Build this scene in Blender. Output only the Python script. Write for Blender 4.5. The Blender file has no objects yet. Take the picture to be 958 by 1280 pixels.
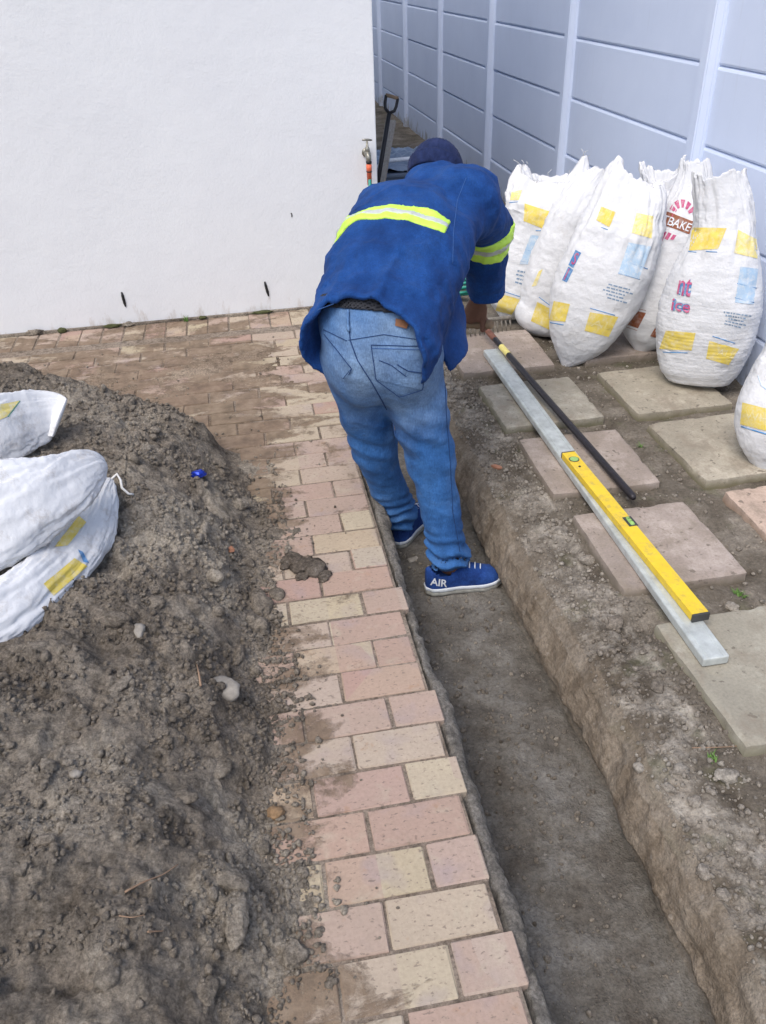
import bpy, bmesh, math, random
import numpy as np
from mathutils import Vector, Matrix
from mathutils.bvhtree import BVHTree

scene = bpy.context.scene
COL = scene.collection
rnd = random.Random(7)
rng = np.random.default_rng(7)

# ------------------------------------------------------------------ camera
F_PX, PITCH, YAW, ROLL = 1027.165, 0.5927, 0.1619, -0.03515
CAM = np.array([-0.347, -0.732, 1.609])


def cam_axes():
    f = np.array([math.sin(YAW) * math.cos(PITCH), math.cos(YAW) * math.cos(PITCH), -math.sin(PITCH)])
    r = np.array([math.cos(YAW), -math.sin(YAW), 0.0])
    u = np.cross(r, f)
    return (math.cos(ROLL) * r + math.sin(ROLL) * u, -math.sin(ROLL) * r + math.cos(ROLL) * u, f)


RX, UX, FX = cam_axes()
cd = bpy.data.cameras.new('camera')
cd.sensor_fit = 'HORIZONTAL'
cd.sensor_width = 36.0
cd.lens = F_PX / 958 * 36.0
cd.clip_start = 0.02
cd.clip_end = 500
camo = bpy.data.objects.new('camera', cd)
COL.objects.link(camo)
camo.matrix_world = Matrix(((RX[0], UX[0], -FX[0], CAM[0]), (RX[1], UX[1], -FX[1], CAM[1]),
                            (RX[2], UX[2], -FX[2], CAM[2]), (0, 0, 0, 1)))
scene.camera = camo

# ------------------------------------------------------------------ sky, sun, exposure
SUN_EL, SUN_AZ = math.radians(58), math.radians(222)     # azimuth from +Y clockwise: from behind the camera, a little left
w = bpy.data.worlds.new('World')
scene.world = w
w.use_nodes = True
wn = w.node_tree
wn.nodes.clear()
sky = wn.nodes.new('ShaderNodeTexSky')
sky.sky_type = 'NISHITA'
sky.sun_disc = False
sky.sun_elevation = SUN_EL
sky.sun_rotation = SUN_AZ
sky.air_density = 1.0
sky.dust_density = 3.0
sky.ozone_density = 1.0
bg = wn.nodes.new('ShaderNodeBackground')
bg.inputs['Strength'].default_value = 0.15
wo = wn.nodes.new('ShaderNodeOutputWorld')
wn.links.new(sky.outputs[0], bg.inputs[0])
wn.links.new(bg.outputs[0], wo.inputs[0])

sl = bpy.data.lights.new('sun', 'SUN')
sl.energy = 1.3
sl.angle = math.radians(36)
sl.color = (1.0, 0.965, 0.915)
so = bpy.data.objects.new('sun', sl)
COL.objects.link(so)
sd = Vector((math.sin(SUN_AZ) * math.cos(SUN_EL), math.cos(SUN_AZ) * math.cos(SUN_EL), math.sin(SUN_EL)))
so.rotation_euler = sd.to_track_quat('Z', 'Y').to_euler()
so.location = (0, -2, 6)

vs = scene.view_settings
vs.view_transform = 'Standard'
vs.look = 'None'
vs.exposure = 0.48
vs.gamma = 1
vs.use_curve_mapping = False


# ------------------------------------------------------------------ pixel helpers (a pixel of the 958 x 1280 photograph gives a direction)
def ray(x, y):
    return RX * (x - 479) / F_PX - UX * (y - 640) / F_PX + FX


def at_z(x, y, z):
    d = ray(x, y)
    return CAM + d * (z - CAM[2]) / d[2]


def at_y(x, y, v):
    d = ray(x, y)
    return CAM + d * (v - CAM[1]) / d[1]


def at_x(x, y, v):
    d = ray(x, y)
    return CAM + d * (v - CAM[0]) / d[0]


def to_px(P):
    d = np.asarray(P) - CAM
    z = d @ FX
    return 479 + F_PX * (d @ RX) / z, 640 - F_PX * (d @ UX) / z


# ------------------------------------------------------------------ noise
def _h(ix, iy, iz, s):
    h = ix + iy + iz
    h = (h ^ (h >> np.uint32(13))) * np.uint32(1103515245)
    h = (h ^ (h >> np.uint32(15))) * np.uint32(2654435761)
    h ^= h >> np.uint32(14)
    return (h & np.uint32(0xFFFFFF)).astype(np.float32) / np.float32(0x7FFFFF) - np.float32(1)


def vnoise(P, s=0):
    P = np.asarray(P)
    sh = P.shape[:-1]
    P = P.reshape(-1, 3)
    f = np.floor(P)
    t = (P - f).astype(np.float32)
    t = t * t * t * (t * (t * 6 - 15) + 10)
    i = f.astype(np.int64).astype(np.uint32)
    K = (np.uint32(374761393), np.uint32(668265263), np.uint32(1274126177))
    a = [i[:, k] * K[k] for k in range(3)]
    a[2] = a[2] + np.uint32((s * 974634777) & 0xFFFFFFFF)
    hx = (a[0], a[0] + K[0])
    hy = (a[1], a[1] + K[1])
    hz = (a[2], a[2] + K[2])
    out = np.zeros(len(P), np.float32)
    for dx in (0, 1):
        wx = t[:, 0] if dx else 1 - t[:, 0]
        for dy in (0, 1):
            wy = wx * (t[:, 1] if dy else 1 - t[:, 1])
            for dz in (0, 1):
                wz = wy * (t[:, 2] if dz else 1 - t[:, 2])
                out += wz * _h(hx[dx], hy[dy], hz[dz], s)
    return out.reshape(sh)


def fbm(P, oct=4, s=0, gain=0.5, lac=2.03, ridge=False):
    a, o, n = 1.0, 0, 0
    P = np.asarray(P, float)
    for k in range(oct):
        v = vnoise(P, s + k)
        o = o + a * ((1 - 2 * np.abs(v)) if ridge else v)
        n += a
        a *= gain
        P = P * lac + 17.3
    return o / n


def masked(fn, P, raw, lim=.05):
    """evaluate fn only close to a surface"""
    out = np.zeros(P.shape[:-1])
    m = np.abs(raw) < lim
    if m.any():
        out[m] = fn(P[m])
    return out


def sstep(a, b, x):
    t = np.clip((x - a) / (b - a), 0, 1)
    return t * t * (3 - 2 * t)


# ------------------------------------------------------------------ mesh helpers
def np_mesh(name, V, F):
    V = np.asarray(V, np.float32)
    F = np.asarray(F, np.int32)
    me = bpy.data.meshes.new(name)
    me.vertices.add(len(V))
    me.vertices.foreach_set('co', V.ravel())
    k = F.shape[1]
    me.loops.add(len(F) * k)
    me.loops.foreach_set('vertex_index', F.ravel())
    me.polygons.add(len(F))
    me.polygons.foreach_set('loop_start', np.arange(0, len(F) * k, k, dtype=np.int32))
    me.polygons.foreach_set('loop_total', np.full(len(F), k, np.int32))
    me.update(calc_edges=True)
    me.validate()
    return me


def obj(name, me, mat=None, parent=None, smooth=False, label=None, cat=None, group=None, kind=None):
    o = bpy.data.objects.new(name, me)
    COL.objects.link(o)
    if parent is not None:
        o.parent = parent
    if me is not None:
        if mat is not None and len(me.materials) == 0:
            me.materials.append(mat)
        if smooth:
            me.shade_smooth()
    for k, v in (('label', label), ('category', cat), ('group', group), ('kind', kind)):
        if v:
            o[k] = v
    return o


def empty(name, loc, label, cat, group=None):
    o = bpy.data.objects.new(name, None)
    COL.objects.link(o)
    o.location = loc
    o.empty_display_size = 0.05
    o['label'] = label
    o['category'] = cat
    if group:
        o['group'] = group
    return o


def keep(o, root):
    """parent o (built in world coordinates) to a root Empty without moving it"""
    o.parent = root
    o.matrix_parent_inverse = Matrix.Translation(root.location).inverted()
    return o


def grid_faces(nu, nv, wrap_u=False):
    U = np.arange(nu if wrap_u else nu - 1)
    Vv = np.arange(nv - 1)
    u, v = np.meshgrid(U, Vv, indexing='ij')
    u2 = (u + 1) % nu
    return np.stack([u * nv + v, u2 * nv + v, u2 * nv + v + 1, u * nv + v + 1], -1).reshape(-1, 4)


def tube_mesh(name, pts, r, seg=10, caps=True):
    pts = np.asarray(pts, float)
    n = len(pts)
    rr = np.full(n, r) if np.isscalar(r) else np.asarray(r, float)
    T = np.gradient(pts, axis=0)
    T /= np.linalg.norm(T, axis=1)[:, None] + 1e-12
    ref = np.array([0, 0, 1.0]) if abs(T[0][2]) < .9 else np.array([1.0, 0, 0])
    V, B = [], None
    for i in range(n):
        if B is None:
            B = np.cross(T[i], ref)
        else:
            B = B - T[i] * (B @ T[i])
        B /= np.linalg.norm(B) + 1e-12
        N = np.cross(B, T[i])
        for k in range(seg):
            a = 2 * math.pi * k / seg
            V.append(pts[i] + rr[i] * (math.cos(a) * B + math.sin(a) * N))
    F = []
    for i in range(n - 1):
        for k in range(seg):
            k2 = (k + 1) % seg
            F.append((i * seg + k, i * seg + k2, (i + 1) * seg + k2, (i + 1) * seg + k))
    me = bpy.data.meshes.new(name)
    fs = [tuple(f) for f in F]
    if caps:
        fs.append(tuple(range(seg))[::-1])
        fs.append(tuple((n - 1) * seg + k for k in range(seg)))
    me.from_pydata([tuple(v) for v in V], [], fs)
    me.shade_smooth()
    return me


def box_bm(lo, hi, bev=0.0, segs=2):
    bm = bmesh.new()
    bmesh.ops.create_cube(bm, size=1)
    for v in bm.verts:
        v.co = Vector([lo[i] + (v.co[i] + .5) * (hi[i] - lo[i]) for i in range(3)])
    if bev:
        bmesh.ops.bevel(bm, geom=bm.edges[:], offset=bev, segments=segs, affect='EDGES', profile=.6)
    return bm


def bm_mesh(name, bm):
    me = bpy.data.meshes.new(name)
    bm.to_mesh(me)
    bm.free()
    return me


def bvh_of(V, F):
    return BVHTree.FromPolygons([tuple(v) for v in V], [tuple(f) for f in F])


def bvh_obj(o):
    me = o.data
    mw = o.matrix_world
    return BVHTree.FromPolygons([tuple(v.co) for v in me.vertices], [tuple(p.vertices) for p in me.polygons])


def hit_px(bvh, x, y, off=0.0):
    d = Vector(ray(x, y)).normalized()
    loc, nrm, i, dist = bvh.ray_cast(Vector(CAM), d)
    if loc is None:
        return None
    if nrm.dot(d) > 0:
        nrm = -nrm
    return np.array(loc + nrm * off)


def quad_at(q, u, v):
    q = np.asarray(q, float)
    return (1 - v) * ((1 - u) * q[0] + u * q[1]) + v * ((1 - u) * q[3] + u * q[2])


def patch(name, bvh, quad, mat, parent, n=22, m=16, off=0.0018, keep_if=None):
    """flat print that lies on a surface: quad = TL, TR, BR, BL"""
    idx = {}
    V = []
    for i in range(n + 1):
        for j in range(m + 1):
            p = hit_px(bvh, *quad_at(quad, i / n, j / m), off)
            if p is not None:
                idx[i, j] = len(V)
                V.append(p)
    F = []
    med = np.median(np.array(V), 0) if V else None
    for i in range(n):
        for j in range(m):
            c = [(i, j), (i + 1, j), (i + 1, j + 1), (i, j + 1)]
            if all(k in idx for k in c):
                pp = [V[idx[k]] for k in c]
                if max(np.linalg.norm(pp[0] - pp[2]), np.linalg.norm(pp[1] - pp[3])) < 0.05:
                    F.append(tuple(idx[k] for k in c))
    if not F:
        return None
    me = bpy.data.meshes.new(name)
    me.from_pydata([tuple(v) for v in V], [], F)
    me.shade_smooth()
    o = obj(name, me, mat)
    keep(o, parent)
    return o


def words_patch(name, bvh, quad, mat, parent, rows=5, seed=1, off=0.0015):
    """unreadably small print: short dashes in rows"""
    r = random.Random(seed)
    V, F = [], []
    for k in range(rows):
        u = r.uniform(0, .25)
        end = r.uniform(.75, 1)
        while u < end:
            L = r.uniform(.05, .16)
            v0, v1 = (k + .2) / rows, (k + .62) / rows
            pp = [hit_px(bvh, *quad_at(quad, a, b), off) for a, b in ((u, v0), (u + L, v0), (u + L, v1), (u, v1))]
            if all(p is not None for p in pp):
                b = len(V)
                V += pp
                F.append((b, b + 1, b + 2, b + 3))
            u += L + .035
    if not F:
        return None
    me = bpy.data.meshes.new(name)
    me.from_pydata([tuple(v) for v in V], [], F)
    return keep(obj(name, me, mat), parent)


def text_mesh2d(body, shear=0.0, bold=0.0):
    cu = bpy.data.curves.new('lettering', 'FONT')
    cu.body = body
    cu.shear = shear
    cu.offset = bold
    cu.resolution_u = 3
    o = bpy.data.objects.new('lettering', cu)
    COL.objects.link(o)
    dg = bpy.context.evaluated_depsgraph_get()
    dg.update()
    me = bpy.data.meshes.new_from_object(o.evaluated_get(dg))
    bpy.data.objects.remove(o)
    bm = bmesh.new()
    bm.from_mesh(me)
    bmesh.ops.triangulate(bm, faces=bm.faces[:])
    bmesh.ops.subdivide_edges(bm, edges=[e for e in bm.edges if e.calc_length() > .15], cuts=2)
    V = np.array([v.co[:] for v in bm.verts])
    bm.verts.index_update()
    F = [tuple(v.index for v in f.verts) for f in bm.faces]
    bm.free()
    return V, F


def text_patch(name, bvh, quad, body, mat, parent, off=0.002, shear=0.0, bold=0.0):
    V, F = text_mesh2d(body, shear, bold)
    lo, hi = V.min(0), V.max(0)
    W, ok = [], []
    for v in V:
        p = hit_px(bvh, *quad_at(quad, (v[0] - lo[0]) / (hi[0] - lo[0]), 1 - (v[1] - lo[1]) / (hi[1] - lo[1])), off)
        ok.append(p is not None)
        W.append(p if p is not None else np.zeros(3))
    F = [f for f in F if all(ok[i] for i in f) and max(np.linalg.norm(W[f[0]] - W[i]) for i in f) < .08]
    me = bpy.data.meshes.new(name)
    me.from_pydata([tuple(v) for v in W], [], F)
    bm = bmesh.new()
    bm.from_mesh(me)
    bmesh.ops.delete(bm, geom=[v for v in bm.verts if not v.link_faces], context='VERTS')
    bm.to_mesh(me)
    bm.free()
    return keep(obj(name, me, mat), parent)


def px_tube(name, bvh, pts, r, mat, parent, off=0.001, n=24, seg=6):
    pts = np.asarray(pts, float)
    seglen = np.r_[0, np.cumsum(np.linalg.norm(np.diff(pts, axis=0), axis=1))]
    out = []
    for s in np.linspace(0, seglen[-1], n):
        p = hit_px(bvh, np.interp(s, seglen, pts[:, 0]), np.interp(s, seglen, pts[:, 1]), off)
        if p is not None and (not out or np.linalg.norm(p - out[-1]) < .08):
            out.append(p)
    if len(out) < 3:
        return None
    return keep(obj(name, tube_mesh(name, out, r, seg), mat), parent)


# ------------------------------------------------------------------ implicit surfaces (for the body and the clothes)
def rc(P, a, b, ra, rb):
    a, b = np.asarray(a, float), np.asarray(b, float)
    ba = b - a
    t = np.clip((P - a) @ ba / (ba @ ba), 0, 1)
    return np.linalg.norm(P - a - t[..., None] * ba, axis=-1) - (ra + (rb - ra) * t)


def el(P, c, r, A=None):
    q = P - np.asarray(c, float)
    if A is not None:
        q = q @ np.asarray(A).T
    r = np.asarray(r, float)
    k0 = np.linalg.norm(q / r, axis=-1)
    k1 = np.linalg.norm(q / (r * r), axis=-1) + 1e-9
    return k0 * (k0 - 1) / k1


def smin(a, b, k):
    h = np.clip(.5 + .5 * (b - a) / k, 0, 1)
    return b + (a - b) * h - k * h * (1 - h)


def smax(a, b, k):
    return -smin(-a, -b, k)


def nets(fn, lo, hi, h):
    """naive surface nets -> (V, F quads)"""
    lo, hi = np.asarray(lo, float), np.asarray(hi, float)
    n = np.ceil((hi - lo) / h).astype(int) + 1
    ax = [lo[i] + h * np.arange(n[i]) for i in range(3)]
    D = np.empty(n)
    for i0 in range(0, n[0], 24):
        G = np.stack(np.meshgrid(ax[0][i0:i0 + 24], ax[1], ax[2], indexing='ij'), -1)
        D[i0:i0 + 24] = fn(G)
    s = D < 0
    nc = n - 1
    acc = np.zeros((*nc, 3))
    cnt = np.zeros(nc)
    corners = [(i, j, k) for i in (0, 1) for j in (0, 1) for k in (0, 1)]
    for a in corners:
        for d in range(3):
            if a[d]:
                continue
            b = list(a)
            b[d] = 1
            sa = tuple(slice(a[i], a[i] + nc[i]) for i in range(3))
            sb = tuple(slice(b[i], b[i] + nc[i]) for i in range(3))
            m = s[sa] != s[sb]
            da, db = D[sa], D[sb]
            t = np.where(m, da / np.where(m, da - db, 1), 0)
            for i in range(3):
                acc[..., i] += np.where(m, a[i] + (t if i == d else 0), 0)
            cnt += m
    act = cnt > 0
    idx = -np.ones(nc, int)
    idx[act] = np.arange(act.sum())
    I = np.stack(np.nonzero(act), -1)
    V = lo + h * (I + acc[act] / cnt[act][:, None])
    Fs = []
    for d in range(3):
        u, v = (d + 1) % 3, (d + 2) % 3
        sl0 = [slice(1, nc[i]) for i in range(3)]
        sl0[d] = slice(0, nc[d])
        sA = s[tuple(sl0)]
        sl1 = list(sl0)
        sl1[d] = slice(1, nc[d] + 1)
        sB = s[tuple(sl1)]
        m = sA != sB
        J = np.stack(np.nonzero(m), -1)
        off = np.ones(3, int)
        off[d] = 0
        J = J + off
        flip = sA[m]
        e = []
        for du, dv in ((0, 0), (-1, 0), (-1, -1), (0, -1)):
            K = J.copy()
            K[:, u] += du
            K[:, v] += dv
            e.append(idx[K[:, 0], K[:, 1], K[:, 2]])
        Q = np.stack(e, -1)
        Q[~flip] = Q[~flip][:, ::-1]
        Fs.append(Q)
    return V, np.concatenate(Fs)


def smooth_mesh(V, F, it=2, lam=.5):
    V = V.copy()
    E = np.concatenate([F[:, [0, 1]], F[:, [1, 2]], F[:, [2, 3]], F[:, [3, 0]]])
    E = np.concatenate([E, E[:, ::-1]])
    cnt = np.bincount(E[:, 0], minlength=len(V))[:, None] + 1e-9
    for _ in range(it):
        acc = np.stack([np.bincount(E[:, 0], weights=V[E[:, 1], i], minlength=len(V)) for i in range(3)], -1)
        V += lam * (acc / cnt - V)
    return V


# ------------------------------------------------------------------ materials
class MB:
    def __init__(self, name, rough=.8, spec=.3):
        self.m = bpy.data.materials.new(name)
        self.m.use_nodes = True
        self.nt = self.m.node_tree
        self.b = self.nt.nodes['Principled BSDF']
        self.b.inputs['Roughness'].default_value = rough
        self.b.inputs['Specular IOR Level'].default_value = spec
        self.pos = None

    def n(self, t, **kw):
        x = self.nt.nodes.new(t)
        for k, v in kw.items():
            setattr(x, k, v)
        return x

    def l(self, a, b):
        self.nt.links.new(a, b)

    def P(self):
        if self.pos is None:
            self.pos = self.n('ShaderNodeNewGeometry').outputs['Position']
        return self.pos

    def obj(self):
        return self.n('ShaderNodeTexCoord').outputs['Object']

    def vmul(self, v, s):
        x = self.n('ShaderNodeVectorMath', operation='MULTIPLY')
        self.l(v, x.inputs[0])
        x.inputs[1].default_value = s
        return x.outputs[0]

    def vadd(self, v, w):
        x = self.n('ShaderNodeVectorMath', operation='ADD')
        self.l(v, x.inputs[0])
        self.l(w, x.inputs[1])
        return x.outputs[0]

    def noise(self, v, scale, detail=4, rough=.6, dist=0.0):
        x = self.n('ShaderNodeTexNoise')
        self.l(v, x.inputs['Vector'])
        x.inputs['Scale'].default_value = scale
        x.inputs['Detail'].default_value = detail
        x.inputs['Roughness'].default_value = rough
        x.inputs['Distortion'].default_value = dist
        return x.outputs[0]

    def voro(self, v, scale, out='Distance', feature='F1'):
        x = self.n('ShaderNodeTexVoronoi', feature=feature)
        self.l(v, x.inputs['Vector'])
        x.inputs['Scale'].default_value = scale
        return x.outputs[out]

    def ramp(self, f, stops, interp='LINEAR'):
        x = self.n('ShaderNodeValToRGB')
        x.color_ramp.interpolation = interp
        e = x.color_ramp.elements
        while len(e) < len(stops):
            e.new(.5)
        for i, (p, c) in enumerate(stops):
            e[i].position = p
            e[i].color = (*c, 1) if hasattr(c, '__len__') else (c, c, c, 1)
        self.l(f, x.inputs[0])
        return x.outputs[0]

    def math(self, op, a, b=None, clamp=False):
        x = self.n('ShaderNodeMath', operation=op)
        x.use_clamp = clamp
        for i, v in enumerate((a, b)):
            if v is None:
                continue
            if hasattr(v, 'is_linked') or hasattr(v, 'links'):
                self.l(v, x.inputs[i])
            else:
                x.inputs[i].default_value = v
        return x.outputs[0]

    def mr(self, f, a, b, c=0.0, d=1.0):
        x = self.n('ShaderNodeMapRange')
        self.l(f, x.inputs[0])
        for i, v in enumerate((a, b, c, d)):
            x.inputs[i + 1].default_value = v
        return x.outputs[0]

    def mix(self, fac, a, b, mode='MIX'):
        x = self.n('ShaderNodeMix', data_type='RGBA', blend_type=mode)
        for v, i in ((fac, 0), (a, 6), (b, 7)):
            if hasattr(v, 'links'):
                self.l(v, x.inputs[i])
            elif i == 0:
                x.inputs[i].default_value = v
            else:
                x.inputs[i].default_value = (*v, 1)
        return x.outputs[2]

    def xyz(self, v):
        x = self.n('ShaderNodeSeparateXYZ')
        self.l(v, x.inputs[0])
        return x.outputs

    def bump(self, h, strength=.5, dist=.005, prev=None):
        x = self.n('ShaderNodeBump')
        self.l(h, x.inputs['Height'])
        x.inputs['Strength'].default_value = strength
        x.inputs['Distance'].default_value = dist
        if prev is not None:
            self.l(prev, x.inputs['Normal'])
        self.l(x.outputs[0], self.b.inputs['Normal'])
        return x.outputs[0]

    def col(self, c):
        if hasattr(c, 'links'):
            self.l(c, self.b.inputs['Base Color'])
        else:
            self.b.inputs['Base Color'].default_value = (*c, 1)
        return self.m


def ink(name, c, wear=.5):
    m = MB(name, .55, .3)
    p = m.P()
    f = m.mr(m.noise(p, 38, 8, .78), .46, .66, 0.0, wear)
    m.col(m.mix(f, c, (.74, .74, .73)))
    return m.m


def plain(name, c, rough=.6, metal=0.0, spec=.4, var=.12, scale=60, bump=.0):
    m = MB(name, rough, spec)
    m.b.inputs['Metallic'].default_value = metal
    f = m.noise(m.P(), scale, 5, .65)
    lo = tuple(max(0, x * (1 - var)) for x in c)
    hi = tuple(min(1, x * (1 + var)) for x in c)
    m.col(m.ramp(f, [(.3, lo), (.7, hi)]))
    if bump:
        m.bump(f, bump, .003)
    return m.m


def soil_mat(name, a, b, c, grit=.5, bs=1.0):
    m = MB(name, .95, .12)
    p = m.P()
    big = m.math('ADD', m.math('MULTIPLY', m.noise(p, 1.9, 3, .5), .55), m.math('MULTIPLY', m.noise(p, 7.5, 8, .70), .45))
    base = m.ramp(big, [(.36, a), (.5, b), (.63, c)])
    fine = m.ramp(m.noise(p, 120, 7, .80), [(.30, .42), (.5, 1.0), (.70, 1.6)])
    base = m.mix(1.0, base, fine, 'MULTIPLY')
    specks = m.ramp(m.voro(p, 130, 'Color'), [(.0, 0.0), (.90, 0.0), (.93, 1.0)])
    base = m.mix(m.math('MULTIPLY', specks, .35), base, (.36, .32, .27))
    dk = m.ramp(m.noise(p, 28, 3, .6), [(.36, .62), (.5, 1.0)])
    base = m.mix(1.0, base, dk, 'MULTIPLY')
    m.col(base)
    n1 = m.bump(m.noise(p, 55, 9, .78), .9 * bs, .018)
    m.bump(m.noise(p, 260, 4, .7), .8 * bs, .004, n1)
    return m.m


M_PILE = soil_mat('heap soil', (.160, .132, .102), (.295, .255, .207), (.435, .385, .315))
M_CLOD = soil_mat('soil clod', (.175, .146, .114), (.300, .260, .212), (.440, .390, .320), bs=1.0)
M_CLODP = soil_mat('dry pale clod', (.24, .205, .165), (.34, .30, .25), (.44, .40, .34), bs=.8)


M_MUD = soil_mat('wet mud', (.085, .068, .052), (.135, .112, .090), (.200, .172, .142), bs=.8)
M_SPILL = soil_mat('trodden soil', (.150, .112, .080), (.245, .188, .138), (.335, .270, .205), bs=.6)


def ground_mat():
    m = MB('bare ground', .95, .12)
    p = m.P()
    at = m.n('ShaderNodeVertexColor', layer_name='zone').outputs[0]
    z = m.xyz(at)
    top = m.ramp(m.noise(p, 4.5, 6, .65), [(.34, (.080, .066, .050)), (.5, (.150, .130, .104)), (.66, (.250, .220, .182))])
    crust = m.ramp(m.noise(p, 9, 7, .75), [(.46, 0.0), (.66, .8)])
    lip = m.math('MULTIPLY', crust, z[2])
    top = m.mix(lip, top, (.42, .385, .33))
    wall = m.ramp(m.noise(m.vmul(p, (1, 1.6, .8)), 9, 8, .72), [(.3, (.118, .090, .062)), (.5, (.212, .172, .128)), (.7, (.300, .255, .200))])
    flo = m.ramp(m.noise(p, 4.5, 9, .74), [(.34, (.078, .066, .053)), (.5, (.138, .126, .108)), (.66, (.215, .204, .185))])
    c = m.mix(z[0], top, wall)
    c = m.mix(z[1], c, flo)
    fine = m.ramp(m.noise(p, 95, 6, .72), [(.28, .6), (.5, 1.0), (.74, 1.4)])
    c = m.mix(1.0, c, fine, 'MULTIPLY')
    sp = m.ramp(m.voro(p, 120, 'Color'), [(.0, 0.0), (.91, 0.0), (.94, 1.0)])
    c = m.mix(m.math('MULTIPLY', sp, .3), c, (.38, .35, .31))
    gr = m.math('MULTIPLY', m.ramp(m.noise(p, 7.5, 4, .6), [(.56, 0.0), (.70, 1.0)]), .38)
    gr = m.math('MULTIPLY', gr, m.math('SUBTRACT', 1.0, m.math('ADD', z[0], z[1], True), True))
    c = m.mix(gr, c, (.085, .105, .040))
    m.col(c)
    n1 = m.bump(m.noise(p, 36, 8, .7), .6, .016)
    m.bump(m.voro(p, 170), .45, .004, n1)
    return m.m


M_GROUND = ground_mat()


def brick_mat():
    m = MB('clay paver', .85, .2)
    p = m.P()
    oi = m.n('ShaderNodeObjectInfo')
    # pieces that are joined into one mesh take their shade from their place, single pavers from their own number
    g = m.vmul(p, (4.6, 9.05, 0.0))
    cell = m.n('ShaderNodeTexWhiteNoise', noise_dimensions='3D')
    fl = m.n('ShaderNodeVectorMath', operation='FLOOR')
    m.l(g, fl.inputs[0])
    m.l(fl.outputs[0], cell.inputs['Vector'])
    r = m.math('FRACT', m.math('ADD', oi.outputs['Random'], m.math('MULTIPLY', cell.outputs[0], .15)))
    base = m.ramp(r, [(0, (.400, .280, .225)), (.22, (.435, .348, .288)), (.42, (.475, .405, .295)), (.58, (.425, .330, .275)),
                      (.76, (.405, .268, .222)), (.92, (.46, .392, .270)), (1, (.42, .358, .292))])
    off = m.n('ShaderNodeCombineXYZ')
    m.l(m.math('MULTIPLY', oi.outputs['Random'], 37.0), off.inputs[2])
    q = m.vadd(p, off.outputs[0])
    bl = m.ramp(m.noise(q, 9, 3, .5), [(.56, 0.0), (.72, 1.0)])
    base = m.mix(m.math('MULTIPLY', bl, .45), base, (.32, .268, .285))
    bl2 = m.ramp(m.noise(q, 13, 3, .55, .5), [(.58, 0.0), (.75, 1.0)])
    base = m.mix(m.math('MULTIPLY', bl2, .55), base, (.475, .42, .32))
    rust = m.ramp(m.noise(q, 22, 4, .6), [(.64, 0.0), (.74, 1.0)])
    base = m.mix(m.math('MULTIPLY', rust, .55), base, (.36, .21, .12))
    fine = m.ramp(m.noise(p, 120, 5, .7), [(.25, .82), (.55, 1.0), (.8, 1.1)])
    base = m.mix(1.0, base, fine, 'MULTIPLY')
    # dark scratches and pits
    pit = m.ramp(m.noise(m.vmul(p, (1, 1.8, 1)), 70, 3, .55), [(.335, 1.0), (.39, 0.0)])
    base = m.mix(m.math('MULTIPLY', pit, .7), base, (.17, .13, .11))
    # trodden-in soil: patchy, heavier towards the house and the heap
    x, y, z = m.xyz(p)
    far = m.mr(y, 1.3, 2.4, 0.0, .115)
    wall = m.mr(y, 3.0, 3.5, 0.0, -.085)
    heap = m.mr(x, -.36, -.20, .15, 0.0)
    thr = m.math('ADD', m.math('ADD', far, wall), heap)
    sm = m.vadd(m.vmul(p, (2.2, 4.6, 1.0)), m.vmul(m.n('ShaderNodeCombineXYZ').outputs[0], (1, 1, 1)))
    lowc = m.mr(m.noise(sm, 1.25, 6, .62, .8), .34, .66, 0.0, .30)
    n = m.math('ADD', m.math('ADD', m.math('ADD', lowc, .10), m.math('MULTIPLY', m.noise(p, 11.0, 9, .78), .5)), thr)
    dirt = m.mr(n, .625, .70, 0.0, .90)
    dust = m.mr(m.noise(p, 4.0, 9, .72), .36, .66, .0, .32)
    base = m.mix(dust, base, (.30, .245, .185))
    dcol = m.ramp(m.noise(p, 14, 5, .65), [(.3, (.105, .078, .056)), (.5, (.20, .145, .10)), (.7, (.275, .215, .155))])
    base = m.mix(dirt, base, dcol)
    m.col(base)
    n1 = m.bump(m.noise(p, 90, 6, .7), .3, .004)
    m.bump(m.math('MULTIPLY', dirt, m.noise(p, 60, 5, .7)), .7, .007, n1)
    return m.m


M_BRICK = brick_mat()
M_BED = soil_mat('joint sand', (.17, .135, .105), (.235, .19, .15), (.29, .245, .20), bs=.5)
M_MORTAR = soil_mat('bedding mortar', (.22, .20, .17), (.31, .285, .25), (.40, .375, .335), bs=1.2)


def plaster_mat():
    m = MB('white plaster', .75, .25)
    p = m.P()
    c = m.ramp(m.noise(p, 2.2, 5, .6), [(.3, (.775, .785, .80)), (.7, (.815, .825, .835))])
    x, y, z = m.xyz(p)
    n = m.math('ADD', m.noise(m.vmul(p, (3, 1, 1)), 6, 6, .7), m.mr(z, 0.0, .14, .13, -.12))
    c = m.mix(m.mr(n, .60, .75, 0.0, .55), c, (.46, .39, .32))
    m.col(c)
    n1 = m.bump(m.noise(p, 75, 5, .62), .22, .006)
    m.bump(m.noise(p, 11, 4, .5), .22, .012, n1)
    return m.m


M_PLASTER = plaster_mat()


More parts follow.
